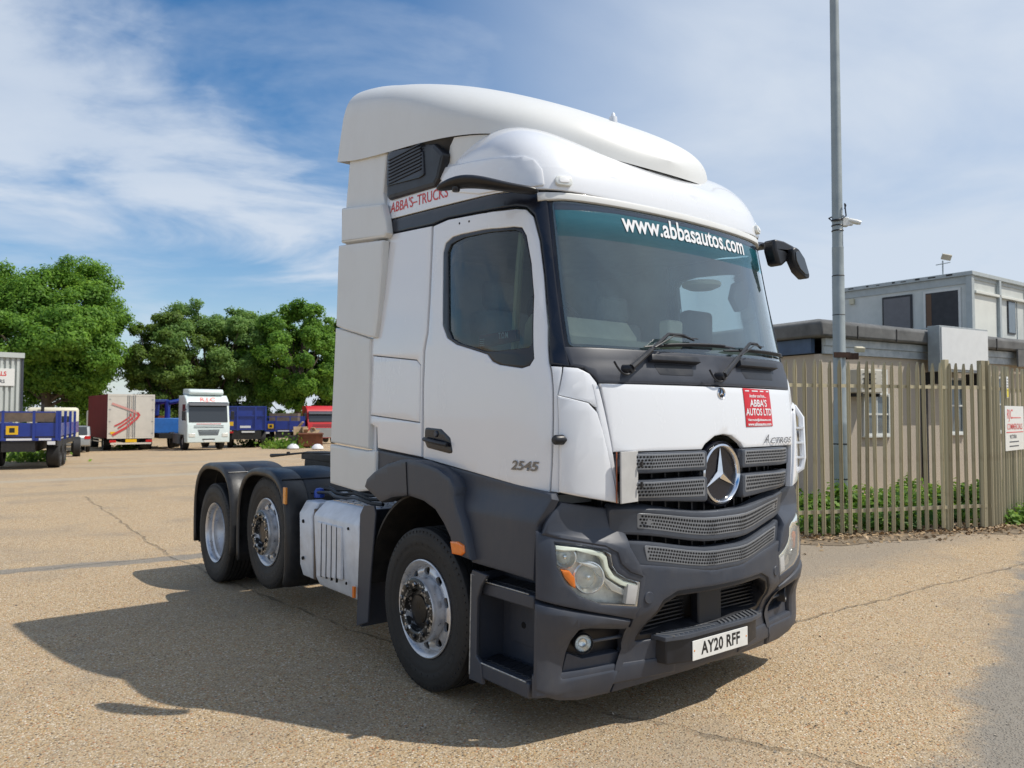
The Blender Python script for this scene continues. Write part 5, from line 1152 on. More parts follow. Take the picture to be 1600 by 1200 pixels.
# lamp pole
px_, py_ = -4.84, 10.04
galv = mat('galvanised_steel', (.30, .335, .335), .5, metal=.25, var=.15, vscale=3, rvar=.1)
rt = empty('lamp_pole', (px_, py_, 0), 0, 'tall grey tapering steel pole behind the palisade fence', 'pole')
q = MB(); q.lathe([(.155, 0), (.152, 1.55), (.14, 1.62), (.112, 1.68), (.110, 4.35), (.104, 4.37), (.104, 4.9)], (0, 0, 0), 'z', 28); q.lathe([(.104, 4.9), (.098, 4.93), (.070, 12.4), (0, 12.41)], (0, 0, 0), 'z', 28); q.build('shaft', galv, rt)
for z in (4.36, 3.62, 1.2, .55): q = MB(); q.lathe([(.108 if z > 2 else .156, -.012), (.116 if z > 2 else .160, 0), (.108 if z > 2 else .156, .012)], (0, 0, z), 'z', 24); q.build('band', M['chassis'], rt)
q = MB(); q.bx((-.05, -.158, .55), (.07, -.148, 1.15)); q.build('access_door', galv, rt)
q = MB(); q.lathe([(1.2, 0), (0, .45)], (0, 0, 0), 'z', 3); del q
vr = Vector((.6188, .7856, 0)); vf = Vector((.7856, -.6188, 0))    # to the right and towards the viewer
def PV(a, b, z): return tuple(vr*a+vf*b+Vector((0, 0, z)))
rc = empty('security_camera', (px_, py_, 5.38), 0, 'white security camera clamped part way up the lamp pole', 'camera')
q = MB(); q.box(PV(.13, .02, 0), (.12, .12, .16), rz=.9); q.box(PV(.22, .04, -.03), (.10, .08, .07), rz=.9); q.build('mount', M['plate'], rc, bevel=.01)
q = MB(); a = Vector(PV(.20, .05, .03)); b = Vector(PV(.40, .10, -.03)); q.tube([a, a.lerp(b, .7), b], [.045, .048, .035], 10); q.build('camera_body', M['plate'], rc)
q = MB(); q.tube([PV(.1+.0*k, 0, 0) for k in ()] or [PV(.12, .05, .25), PV(.14, .06, .32), PV(.10, .10, .34), PV(.12, .11, .1), PV(0, .13, .02), PV(-.13, .06, .02), PV(-.16, .0, .08), PV(-.05, -.1, .14), PV(.08, .1, .1)], .013, 6); q.build('cable', M['black'], rc)
for z in (-.06, -.16, .04): q = MB(); q.lathe([(.104, -.012), (.112, 0), (.104, .012)], (0, 0, z), 'z', 20); q.build('strap', M['black'], rc)
rc = empty('flood_lamp', (px_, py_, 2.86), 0, 'small cream flood lamp on a rusty bracket low on the lamp pole', 'lamp')
rust = mat('rusty_bracket', (.07, .035, .022), .85, var=.4, vscale=20)
q = MB(); q.box(PV(0, .12, 0), (.30, .04, .10), rz=.9); q.box(PV(.22, .05, -.02), (.22, .06, .12), rz=.9); q.build('bracket', rust, rc)
q = MB(); q.box(PV(.36, .05, .11), (.16, .12, .09), rz=.9, rx=.3); q.build('lamp_head', mat('cream_plastic', (.55, .50, .36), .5), rc, bevel=.01)
# ---- pebble-dashed block
def wallmat(name, c0, c1, sc=60, bump=.6):
    return mat(name, c0, .92, var=.10, vscale=sc, col2=c1, bump=bump, bscale=sc*2, spec=.2)
dash = wallmat('pebble_dash', (.40, .34, .27), (.58, .51, .42)); felt = mat('roofing_felt', (.11, .112, .11), .85, var=.25, vscale=2.5, bump=.5, bscale=7, col2=(.17, .17, .165))
fas = mat('peeling_pale_blue_board', (.36, .41, .44), .7, var=.18, vscale=5, col2=(.50, .54, .55)); fasb = mat('blue_fascia', (.05, .09, .16), .6, var=.2, vscale=5)
bw_ = Vector((.1446, .9895, 0)); bi = Vector((-.9895, .1446, 0))
rzW = math.atan2(bw_.y, bw_.x)
BR = empty('pebble_dashed_block', (-6.09, 11.52, 0), rzW, 'low tan pebble-dashed building with grey felt roof edge behind the palisade fence', 'building')
LB = 13.
def wbox(name, t0, t1, d0, d1, z0, z1, m, par=None, bevel=0):     # local: x along the wall, y into the building
    q = MB(); q.bx((t0, d0, z0), (t1, d1, z1)); return q.build(name, m, par or BR, bevel=bevel)
wbox('wall', 0, LB, 0, 8, 0, 3.04, dash)
wbox('corner_board', -.05, .04, -.02, .10, 0, 3.03, dash)
q = MB(); q.add([(-.25, -.25, 3.385), (LB, -.25, 3.40), (LB, -.25, 3.62), (-.25, -.25, 3.70), (-.25, 8, 3.385), (LB, 8, 3.40), (LB, 8, 3.62), (-.25, 8, 3.70), (-.05, -.02, 3.78), (LB, -.02, 3.70), (LB, 7.8, 3.7), (-.05, 7.8, 3.78)],
 [(0, 1, 2, 3), (0, 3, 7, 4), (0, 4, 5, 1), (3, 2, 9, 8), (8, 9, 10, 11), (3, 8, 11, 7), (1, 5, 6, 2)]); q.build('felt_roof_edge', felt, BR, bevel=.05)
for k in range(7):
    t = .9+1.35*k; q = MB(); q.bx((t, -.262, 3.38), (t+.03, -.24, 3.66)); q.build('felt_batten', M['chassis'], BR)
wbox('upper_fascia', .06, LB, -.10, 0, 3.215, 3.375, fas); wbox('lower_fascia', .06, LB, -.07, 0, 3.045, 3.21, fas)
wbox('end_fascia', -.12, -.002, .13, 8, 3.06, 3.37, fasb)
q = MB(); q.prism([(7.2, 2.98), (7.2, 3.42), (LB, 3.44), (LB, 2.92), (11, 3.0), (9.4, 2.93), (8.2, 3.02)], -.30, -.262); q.build('felt_drape', felt, BR)
W1_ = [(1.395, 2.17),(2.275, 1.284),(1.676, 2.746),(2.186, 2.254),(0.758, 2.718),(1.484, 2.214),(4.508, 2.615),(5.155, 1.298),(3.508, 2.47),(3.54, 0.298),(6.498, 2.696),(6.764, 1.314)]
def window(t0, t1, z0, z1, par, fm, bars=(.5,), vb=()):
    f = MB(); y0, y1 = -.05, .0; w_ = .05
    f.bx((t0-w_, y0, z0-w_), (t1+w_, y1-.002, z0)); f.bx((t0-w_, y0, z1), (t1+w_, y1-.002, z1+w_)); f.bx((t0-w_, y0, z0+.001), (t0, y1-.002, z1-.001)); f.bx((t1, y0, z0+.001), (t1+w_, y1-.002, z1-.001))
    for b in bars: z = z0+(z1-z0)*b; f.bx((t0+.001, y0+.01, z-.02), (t1-.001, y1-.004, z+.02))
    for b in vb: t = t0+(t1-t0)*b; f.bx((t-.018, y0+.012, z0+.001), (t+.018, y1-.005, z1-.001))
    fo = f.build('window', fm, par); q = MB(); q.bx((t0, -.012, z0), (t1, -.006, z1)); q.build('pane', pane_m, fo)
    q = MB(); q.bx((t0-.08, -.09, z0-.09), (t1+.08, .0, z0-w_-.002)); q.build('sill', fm, fo); return fo
pane_m = mat('dull_window_glass', (.10, .13, .15), .08, var=.3, vscale=1.5, coat=.5); wf = mat('white_window_frame', (.62, .63, .60), .5, var=.08)
a, b = W1_[0], W1_[1]; window(a[0]+.03, b[0]-.03, b[1]+.05, a[1]-.02, BR, wf, (.52,), (.5,))
a, b = W1_[2], W1_[3]; fo = window(a[0]+.02, b[0]-.02, b[1]+.02, a[1]-.03, BR, wf, (.2, .35, .5, .65, .8))
a, b = W1_[6], W1_[7]; window(a[0], b[0], b[1]+.05, a[1]-.02, BR, wf, (.5,))
a, b = W1_[10], W1_[11]; window(a[0], b[0]+.3, b[1]+.05, a[1]-.02, BR, wf, (.5,))
a, b = W1_[8], W1_[9]; wbox('drain_pipe', a[0], a[0]+.10, -.12, -.01, .15, a[1], M['chassis'])
a, b = W1_[4], W1_[5]
ac = empty('air_conditioner', (-6.09+bw_.x*a[0], 11.52+bw_.y*a[0], b[1]), rzW, 'cream wall-mounted air conditioning unit beside the louvred window of the block', 'air conditioner')
wd_, hd_ = b[0]-a[0], a[1]-b[1]
q = MB(); q.bx((0, -.42, 0), (wd_, -.06, hd_)); q.build('casing', mat('ac_cream', (.50, .47, .40), .5, var=.1), ac, bevel=.02)
q = MB(); q.add([(wd_*.38+hd_*.36*math.cos(k*math.pi/12), -.424, hd_/2+hd_*.36*math.sin(k*math.pi/12)) for k in range(24)], [tuple(range(24))]); q.build('fan_opening', M['hole'], ac)
for k in range(4): q = MB(); q.bx((wd_*.08, -.436, hd_*(.2+.2*k)), (wd_*.68, -.426, hd_*(.2+.2*k)+.012)); q.build('guard_bar', M['chassis'], ac)
q = MB(); q.bx((.05, -.40, -.08), (.09, -.0, -.005)); q.bx((wd_-.09, -.40, -.08), (wd_-.05, -.0, -.005)); q.build('bracket', M['chassis'], ac)
# blank light-box sign
lb = [(3.524, 3.798),(5.371, 2.763)]
ls = empty('blank_sign_box', (-6.09+bw_.x*lb[0][0], 11.52+bw_.y*lb[0][0], lb[1][1]), rzW, 'blank weathered white box sign standing at the roof edge of the pebble-dashed block', 'sign')
wd_, hd_ = lb[1][0]-lb[0][0], lb[0][1]-lb[1][1]
q = MB(); q.bx((-.12, -.55, -.02), (wd_+.0, -.26, hd_)); q.build('casing', mat('sign_box_grey', (.30, .33, .34), .6, var=.15), ls, bevel=.01)
q = MB(); q.bx((-.07, -.57, .04), (wd_-.04, -.552, hd_-.04)); q.build('sign_face', mat('weathered_white_panel', (.72, .73, .72), .45, var=.04, vscale=5), ls)
for t in (.05, wd_-.15): q = MB(); q.bx((t, -.5, -.3), (t+.06, -.0, -.02)); q.build('bracket', M['chassis'], ls)
# ---- grey site cabin on the upper level
CR_ = empty('site_cabin', (CC[0], CC[1], 3.2), math.atan2(CR[1], CR[0]), 'pale grey site cabin raised above the pebble-dashed block at the right', 'building')
cg = mat('cabin_grey_paint', (.54, .57, .54), .6, var=.10, vscale=2, col2=(.62, .64, .61)); cg2 = mat('cabin_cream_panel', (.68, .69, .63), .6, var=.06, vscale=2); cfr = mat('cabin_frame_grey', (.40, .44, .44), .55, var=.1)
Lr, Ll = 9., 4.1; ZT = 2.52                                         # local: x along right face, y along left face
q = MB(); q.bx((0, 0, 0), (Lr, Ll, ZT)); q.build('wall', cg, CR_)
q = MB(); q.bx((-.10, -.10, ZT+.002), (Lr, Ll+.1, ZT+.12)); q.build('roof', cfr, CR_, bevel=.01)
q = MB(); q.bx((-.06, -.06, 0), (.10, .10, ZT)); q.build('corner_post', cfr, CR_)
q = MB(); q.bx((-.03, .10, ZT-.22), (-.002, Ll, ZT)); q.bx((.1, -.03, ZT-.10), (Lr, -.002, ZT)); q.build('top_beam', cfr, CR_)
q = MB(); q.bx((.12, -.10, ZT-.50), (Lr, -.002, ZT-.42)); q.build('side_rail', cg2, CR_, bevel=.01)
for t in (1.62, 3.6, 5.6): q = MB(); q.bx((t, -.10, 0), (t+.13, -.002, ZT)); q.build('side_post', cfr, CR_, bevel=.01)
q = MB(); q.bx((.14, -.02, .0), (1.60, -.003, ZT-.52)); q.build('side_panel', cg2, CR_)
for k in range(9):
    q = MB(); r_ = random.uniform(.06, .22); t = .5+k*.42+random.uniform(-.1, .1); q.bx((-.107, t, ZT+.05), (-.102, t+r_, ZT+.05+random.uniform(.02, .06))); q.build('flaked_paint', M['chassis'], CR_)
E_ = [(2.537, 5.35),(1.68, 4.413),(1.319, 5.415),(0.258, 4.1),(3.639, 5.462),(3.488, 5.299)]
z0_ = 3.2
a, b = E_[0], E_[1]
q = MB(); q.bx((-.05, b[0]-.04, b[1]-z0_-.6), (-.003, a[0]+.04, a[1]-z0_+.04)); fo = q.build('window', M['black'], CR_, bevel=.03); q = MB(); q.bx((-.056, b[0]+.02, b[1]-z0_-.55), (-.052, a[0]-.02, a[1]-z0_-.03)); q.build('pane', mat('grey_shutter', (.14, .14, .15), .5, var=.1), fo)
a, b = E_[2], E_[3]
q = MB(); q.bx((-.03, b[0]-.0, .0), (-.003, a[0], a[1]-z0_)); fo = q.build('door', wf, CR_); q = MB(); q.bx((-.036, b[0]+.07, .0), (-.032, a[0]-.07, a[1]-z0_-.07)); q.build('doorway', M['cabdk'], fo)
q = MB(); q.bx((-.042, a[0]-.24, .1), (-.038, a[0]-.09, a[1]-z0_-.1)); q.build('door_leaf', mat('brown_door', (.12, .065, .035), .6), fo)
a, b = E_[4], E_[5]; q = MB(); q.bx((-.08, b[0], b[1]-z0_), (-.003, a[0], a[1]-z0_)); q.build('bulkhead_light', mat('cream_box', (.55, .52, .38), .5), CR_)
q = MB(); a = [(2.333, 5.195),(2.86, 4.2)]; q.bx((a[0][0], -.03, a[1][1]-z0_), (a[1][0], -.003, a[0][1]-z0_)); fo = q.build('window', M['black'], CR_); q = MB(); q.bx((a[0][0]+.04, -.036, a[1][1]-z0_+.04), (a[1][0]-.04, -.032, a[0][1]-z0_-.04)); q.build('pane', pane_m, fo)
for t in (3.0, 4.6): q = MB(); q.bx((t, -.02, 0), (t+.02, -.002, ZT-.5)); q.build('seam', cfr, CR_)
rl_ = empty('stair_railing', (CC[0]-CL[0]*0, CC[1], 3.2), math.atan2(CR[1], CR[0]), 'thin grey handrail in front of the open doorway of the site cabin', 'railing')
q = MB(); q.tube([(-.75, .12, 1.0), (-.75, 1.5, 1.05), (-.72, 2.6, .85), (-.7, 2.75, .8), (-.6, 2.8, .62)], .022, 6); q.build('handrail', cfr, rl_)
for t in (.15, 1.1): q = MB(); q.tube([(-.75, t, -.3), (-.75, t, 1.0)], .02, 6); q.build('baluster', cfr, rl_)
fl = empty('roof_flood_light', (CC[0]+CL[0]*.75, CC[1]+CL[1]*.75, 3.2+ZT+.12), .6, 'small floodlight on a short mast on the roof of the site cabin', 'lamp')
q = MB(); q.tube([(0, 0, 0), (0, 0, .42)], .02, 6); q.tube([(-.18, 0, .30), (.2, 0, .36)], .014, 6); q.build('mast', cfr, fl)
q = MB(); q.box((.10, 0, .52), (.26, .07, .17), ry=.25, rx=.5); q.build('lamp_head', mat('lamp_cream', (.50, .46, .36), .5), fl, bevel=.01)
# ground cover behind the fence, bark and litter along it
def along(t, off): return FA0.x+FAd.x*t-FAd.y*off*1, FA0.y+FAd.y*t+FAd.x*off
rs = np.random.RandomState(9); nC = 250; tt = rs.uniform(-4.5, 9.5, nC); oo = rs.uniform(.30, 3.2, nC); P = []; Nn = []
for t, o in zip(tt, oo):
    m = 170; hh = rs.uniform(.09, .24)+(.14 if o > 1.2 else .03)*rs.uniform(.2, 1.3); c = np.array([*along(t, o), 0]); d = rs.normal(size=(m, 3)); d /= np.linalg.norm(d, axis=1)[:, None]
    d[:, 2] = np.abs(d[:, 2]); rr = rs.uniform(.3, 1, m)**.5; P.append(c+d*rr[:, None]*np.array([.34, .34, hh*1.6])); Nn.append(d+np.array([0, 0, .6])+rs.normal(0, .5, (m, 3)))
tag(put('ivy_ground_cover', leaf_mesh('ivy', np.concatenate(P), np.concatenate(Nn), .075, rs, 1.3), LM4), 'bright green ivy and weeds growing behind the palisade fence', 'ground cover', kind='stuff')
chip_m = leafmat('bark_chips', (.20, .12, .06), (.52, .38, .22), 0.); n = 9000; t = rs.uniform(-5, 12, n); o = -rs.gamma(1.6, .17, n)+.22+rs.uniform(0, .2, n)*2
P = np.array([(*along(a, b), max(.004, .035-.03*abs(b+.1))*rs.uniform(.2, 1.2)) for a, b in zip(t, o)]); Nn = rs.normal(0, .5, (n, 3))+[0, 0, 1]
tag(put('bark_litter', leaf_mesh('bark_litter', P, Nn, .042, rs, 1.5), chip_m), 'dry bark chips and leaf litter along the foot of the palisade fence', 'litter', kind='stuff')
# earth strip under the chips and weeds
soil = mat('dry_soil', (.13, .095, .06), .95, var=.35, vscale=8, bump=.8, bscale=30, col2=(.30, .23, .15))
e0 = []; e1 = []
for k in range(60):
    t = -6+k*.32; w_ = -.42-.18*math.sin(t*1.7)-.12*math.sin(t*4.1); e0.append((*along(t, w_), .006)); e1.append((*along(t, 4.6), .010))
q = MB(); q.add(e0+e1, [(k, k+1, 60+k+1, 60+k) for k in range(59)]); tag(q.build('verge', soil), kind='structure')
# a stick leaning on the gate post, loose stones
n = 1500; P = np.stack([rs.uniform(-9, 3.5, n), rs.uniform(-6.5, 8.5, n), np.full(n, .004)], 1)
stm = leafmat('loose_stones', (.10, .085, .065), (.55, .48, .38), 0.); tag(put('loose_stones', leaf_mesh('loose_stones', P, rs.normal(0, .35, (n, 3))+[0, 0, 1], .016, rs, 1.2), stm), 'scattered loose pebbles lying on the yard', 'stones', kind='stuff')

# ================================================================== FAR VEHICLES
FM = dict(blue=mat('haulage_blue', (.012, .035, .24), .4, coat=.3, var=.15, vscale=3), lblue=mat('light_blue', (.03, .16, .50), .4, var=.15, vscale=3), red=mat('curtain_maroon', (.14, .010, .012), .75, var=.12, vscale=2, spec=.15),
 off=mat('box_offwhite', (.60, .56, .49), .5, var=.07, vscale=2), cwhite=mat('far_cab_white', (.62, .70, .68), .35, coat=.3, var=.06, vscale=3), ccream=mat('far_cab_cream', (.62, .58, .44), .45, var=.08, vscale=3),
 glass=mat('far_glass', (.03, .035, .04), .08, coat=.6), yel=mat('yellow_plate', (.75, .45, .01), .5), tail=mat('tail_lamp_red', (.5, .01, .01), .3), wood=mat('deck_wood', (.16, .12, .09), .8, var=.3, vscale=3),
 rust=mat('rusty_skip', (.16, .055, .025), .85, var=.4, vscale=3), redcab=mat('far_cab_red', (.50, .012, .012), .35, coat=.4), sil=mat('car_silver', (.36, .37, .37), .3, metal=.4), card=mat('cardboard', (.42, .30, .17), .8, var=.2), white=mat('white_plastic', (.7, .7, .7), .5))
def place(name, x, y, rz, label, cat, group=None, dz=0):
    return empty(name, (x, y, gh(x, y)+dz), R(rz), label, cat, group)
def wheels(rt, xs, y=1.02, r=.5, w=.34, rim='off'):
    for x in xs:
        for s in (-1, 1):
            q = MB(); q.lathe([(.27, -w/2), (.44, -w/2), (r, -w/2+.04), (r, w/2-.04), (.46, w/2), (.30, w/2), (.28, w/2-.06)], (x, s*y, r), 'y', 20, sgn=s); q.lathe([(.28, w/2-.08), (.12, w/2-.04), (0, w/2-.04)], (x, s*y, r), 'y', 16, mi=1, sgn=s)
            q.build('wheel', [M['rubber'], M['rim']], rt)
def part(name, m, rt, *boxes, bevel=0, par=None):
    q = MB()
    for a, b in boxes: q.bx(a, b)
    return q.build(name, m, par or rt, bevel=bevel)
def far_cab(rt, body, x=0, roof=3.0, W=1.22, ln=2.1, fair=True, topm=None, zb=.95):
    """front at x, facing +x"""
    q = MB(); z0 = .45
    q.prism([(x, z0), (x+.02, 1.5), (x-.05, 1.62), (x-.28, roof-.42), (x-.40, roof-.25), (x-.75, roof), (x-ln, roof), (x-ln, zb), (x-1.9, zb), (x-1.75, .9), (x-.75, .9), (x-.62, z0)], -W, W, 'y'); b = q.build('cab_body', body, rt, bevel=.07)
    g = MB(); g.add([(x-.035, -W+.12, 1.68), (x-.035, W-.12, 1.68), (x-.262, W-.16, roof-.50), (x-.262, -W+.16, roof-.50)], [(0, 1, 2, 3)])
    g = MB(); g.prism([(x-.02, 1.66), (x-.20, roof-.56), (x-.26, roof-.56), (x-.08, 1.66)], -W+.12, W-.12); g.build('windscreen', FM['glass'], rt, bevel=.02)
    v = MB(); v.prism([(x-.16, roof-.55), (x+.04, roof-.62), (x-.02, roof-.47), (x-.22, roof-.40)], -W+.10, W-.10); v.build('sun_visor', M['dgrey'], rt)
    for s in (-1, 1):
        w_ = MB(); w_.prism([(x-.35, 1.75), (x-.48, roof-.55), (x-1.15, roof-.55), (x-1.15, 1.75)], s*(W+.006), s*(W-.04)); w_.build('side_window', FM['glass'], rt)
        h = MB(); h.box((x+.012, s*(W-.28), .90), (.04, .36, .22)); h.build('headlight', M['lampfill'], rt, bevel=.02)
        m_ = MB(); m_.box((x-.10, s*(W+.17), 2.05), (.10, .20, .52)); m_.tube([(x-.25, s*W, 2.4), (x-.12, s*(W+.15), 2.4)], .03, 6); m_.build('mirror', M['black'], rt, bevel=.03)
    for k in range(5): part('grille_bar', M['dgrey'], rt, ((x-.005, -.62+.02*k, 1.18-.07*k), (x+.028, .62-.02*k, 1.215-.07*k)))
    for k in range(2): part('grille_slot', M['dgrey'], rt, ((x, -.85, 1.42-.1*k), (x+.028, .85, 1.455-.1*k)))
    part('bumper_opening', M['black'], rt, ((x-.005, -.35, .62), (x+.024, .35, .68))); part('number_plate', M['plate'], rt, ((x, -.26, .50), (x+.03, .26, .60)))
    return b
t = place('tractor_cab', -44.4, 10.57, -2, 'white tractor cab with red initials above its windscreen, parked beside the blue tipping trailer', 'truck')
far_cab(t, FM['cwhite'], 0, 3.25); 
q = MB(); q.prism([(-.62, 3.27), (-.50, 3.42), (-.70, 3.62), (-2.05, 3.66), (-2.1, 3.27)], -1.0, 1.0); q.build('roof_spoiler', FM['cwhite'], t, bevel=.09)
o = text_flat('lettering', 'R.J.C', .34, M['redtxt'], t, (-.33, .0, 2.98), (R(90), 0, R(90)), sx=1.3, bold=.008); o.rotation_euler = (R(62), 0, R(90)); o.location = (-.36, 0, 2.99)
part('lettering_line', M['redtxt'], t, ((.012, -.7, 1.54), (.03, .7, 1.57)))
wheels(t, (-1.35, -4.6), rim='off'); part('chassis_frame', M['chassis'], t, ((-6.0, -.45, .75), (-1.9, .45, 1.0))); part('side_skirt', FM['sil'], t, ((-3.6, -1.18, .35), (-2.3, -.9, .95)))
# crane lorry behind it
t = place('crane_lorry', -50.84, 9.66, -8, 'blue lorry with a folded loading crane between the box lorry and the white tractor cab', 'truck')
part('flat_body', FM['red'], t, ((-2.2, -1.25, 1.05), (-.2, 1.2, 1.85))); part('crane_base', FM['lblue'], t, ((.0, -1.1, 1.0), (.95, 1.1, 1.95)), bevel=.03)
part('chassis_frame', M['chassis'], t, ((-5, -.5, .7), (2.5, .5, 1.0))); wheels(t, (-1.7, -3.1, 1.6))
q = MB(); q.tube([(.3, .2, 1.9), (.3, .2, 3.05)], .17, 8); q.tube([(.3, .2, 3.0), (-.6, -.5, 3.0), (-1.6, -1.0, 2.7)], .16, 8); q.tube([(.4, .3, 2.95), (.5, 1.3, 3.15)], .14, 8); q.build('crane_arm', FM['blue'], t)
part('control_box', FM['blue'], t, ((-1.3, -.9, 2.1), (-.5, -.2, 2.95)), bevel=.03); part('yellow_plate', FM['yel'], t, ((-.7, -.93, 2.35), (-.45, -.905, 2.5)))
part('rusty_tank', FM['rust'], t, ((-1.9, -.9, 1.86), (-.6, .3, 2.1)))
# box lorry
t = place('box_lorry', -47.23, 6.97, 178, 'box lorry with maroon side and off-white rear doors bearing red arrow stripes', 'truck')
Zb, Zt = .72, 3.33; XL = 7.6
part('box_body', FM['red'], t, ((.03, -1.25, Zb), (XL, 1.25, Zt)), bevel=.02)
part('rear_frame', FM['off'], t, ((-.01, -1.27, Zb), (.03, -1.17, Zt)), ((-.01, 1.17, Zb), (.03, 1.27, Zt)), ((-.01, -1.168, Zt-.12), (.03, 1.168, Zt)), ((-.01, -1.168, Zb), (.03, 1.168, Zb+.10)))
for s in (-1, 1): 
    part('rear_door', FM['off'], t, ((.0, min(s*.01, s*1.165), Zb+.105), (.028, max(s*.01, s*1.165), Zt-.125)))
    for y in (.10, .20): q = MB(); q.tube([(-.025, s*y, Zb+.05), (-.025, s*y, Zt-.06)], .018, 6); q.build('lock_rod', FM['sil'], t)
    for z in (1.0, 1.7, 2.4, 3.0): part('hinge', FM['sil'], t, ((-.02, min(s*1.10, s*1.2), z), (-.011, max(s*1.10, s*1.2), z+.05)))
    part('tail_lamp', FM['tail'], t, ((-.05, min(s*.80, s*1.15), .50), (.02, max(s*.80, s*1.15), .64)))
red_s = mat('arrow_red', (.55, .06, .06), .5); red_p = mat('arrow_faded_red', (.62, .30, .26), .5)
def stripe(pts, w_, m_, nm='arrow_stripe'):
    q = MB(); n = len(pts); vs = []
    for i, (a, b) in enumerate(pts):
        p0, p1 = Vector(pts[max(0, i-1)]), Vector(pts[min(n-1, i+1)]); d = (p1-p0).normalized(); nn = Vector((-d.y, d.x))*w_/2
        for s in (1, -1): vs.append((-.034, -(a+nn.x*s), b+nn.y*s))
    q.add(vs, [(2*i, 2*i+1, 2*i+3, 2*i+2) for i in range(n-1)]); q.build(nm, m_, t)
# viewer's left = local +y, so image x = -y
stripe([(-1.05, 2.78), (-.2, 2.45), (.15, 2.32), (.30, 2.20)], .12, red_p)
stripe([(.30, 2.26), (.42, 2.10), (.30, 1.92), (-.3, 1.35), (-1.0, .93)], .13, red_s); stripe([(.10, 2.24), (.18, 2.1), (.05, 1.92), (-.40, 1.55), (-.70, 1.34)], .09, red_s); stripe([(-.08, 2.2), (-.02, 2.08), (-.15, 1.95), (-.55, 1.64), (-.90, 1.46)], .08, red_s)
part('rear_bumper', FM['off'], t, ((-.06, -1.1, .38), (.0, 1.1, .48))); part('number_plate', FM['yel'], t, ((-.05, -.3, .50), (-.01, .3, .68))); part('plate_panel', FM['yel'], t, ((-.02, .85, .98), (-.008, 1.12, 1.13)))
part('chassis_frame', M['chassis'], t, ((.3, -.5, .5), (XL+.4, .5, .72))); wheels(t, (1.9, 6.6), y=1.0, r=.42, w=.42)
for z in (.45, .62): part('side_guard', FM['sil'], t, ((2.6, 1.18, z), (5.6, 1.22, z+.07)))
part('cab_body', FM['off'], t, ((XL+.15, -1.1, .5), (XL+1.9, 1.1, 2.4)), bevel=.1)
# blue platform trailer at the left edge
def dropside(t, L=7., tb=1.72, yp=.62):
    part('tail_board', FM['blue'], t, ((0, -1.2, 1.15), (.06, 1.2, tb)), bevel=.008)
    for s in (-1, 1):
        for k in range(4): x0 = .08+k*(L-.1)/4; part('side_board', FM['blue'], t, ((x0+.05, s*1.22-.02, 1.15), (x0+(L-.1)/4-.05, s*1.22+.02, tb)), bevel=.008); part('stanchion', FM['blue'], t, ((x0-.04, s*1.24-.04, 1.0), (x0+.05, s*1.24+.05, 2.05)))
    for y in (-1.2, -.50, .42, 1.12): part('stanchion', FM['blue'], t, ((-.05, y, 1.02), (-.001, y+.08, 2.05)))
    part('cross_beam', FM['blue'], t, ((-.03, -1.24, 1.0), (-.002, 1.24, 1.10)))
    part('rail', FM['blue'], t, ((-.04, -1.11, 1.98), (-.01, 1.11, 2.03)))
    for k in range(3): part('deck_board', FM['wood'], t, ((.06, -1.15+.77*k, 1.08), (L, -.40+.77*k, 1.14)))
    part('yellow_plate', FM['yel'], t, ((-.062, yp, 1.22), (-.052, yp+.36, 1.52))); part('plate_text', M['blktxt'], t, ((-.066, yp+.10, 1.29), (-.063, yp+.26, 1.45)))
    for (a, b) in ((-1.0, -.62), (-.45, .35)): part('reflective_tape', FM['white'], t, ((-.04, a, 1.015), (-.031, b, 1.085)))
    for s in (-1, 1): part('tail_lamp', FM['white'], t, ((-.06, s*1.0-.12, .86), (-.0, s*1.0+.12, .98)))
    part('chassis_frame', M['chassis'], t, ((0, -.5, .62), (L, .5, 1.07)), ((.3, -1.15, .80), (L-1, -1.05, 1.0)), ((.3, 1.05, .80), (L-1, 1.15, 1.0))); wheels(t, (1.1, 2.4), y=.98, w=.42)
t = place('dropside_trailer', -28.98, -0.56, 166, 'blue dropside trailer with brown timber boards, cut by the left edge of the photo', 'trailer', 'blue dropside trailers')
dropside(t, 7., 1.62, .0)
for k in range(3): part('timber_board', FM['wood'], t, ((.15+.07*k, -1.12, 1.66), (.20+.07*k, 1.12, 1.98)))
# cream lorry and silver car behind it
t = place('cream_lorry', -43.19, 2.41, 172, 'cream lorry cab parked behind the blue dropside trailer', 'truck')
part('cab_body', FM['ccream'], t, ((.0, -1.15, .6), (2.4, 1.15, 2.45)), bevel=.15); part('rear_window', FM['glass'], t, ((-.01, -.7, 1.5), (-.003, .7, 2.0))); part('chassis_frame', M['chassis'], t, ((-4, -.5, .5), (0, .5, .8))); wheels(t, (1.6, -2.6)); part('exhaust_stack', M['chassis'], t, ((-.25, .4, .8), (-.1, .55, 2.6)))
t = place('silver_car', -45.94, 3.76, 176, 'silver estate car parked between the cream lorry and the maroon box lorry', 'car')
q = MB(); q.prism([(0, .35), (0, .85), (.15, 1.0), (.45, 1.45), (2.2, 1.48), (2.95, 1.0), (4.1, .85), (4.25, .35)], -.86, .86); q.build('body', FM['sil'], t, bevel=.08)
q = MB(); q.prism([(.22, 1.02), (.50, 1.40), (2.15, 1.42), (2.8, 1.02)], -.875, .875); q.build('side_window', FM['glass'], t); q = MB(); q.prism([(.10, 1.0), (.40, 1.42), (.43, 1.42), (.13, 1.0)], -.7, .7); q.build('rear_window', FM['glass'], t)
for s in (-1, 1): part('tail_lamp', FM['tail'], t, ((-.02, min(s*.55, s*.84), .75), (.01, max(s*.55, s*.84), .92)))
part('number_plate', FM['yel'], t, ((-.02, -.25, .6), (.0, .25, .7)))
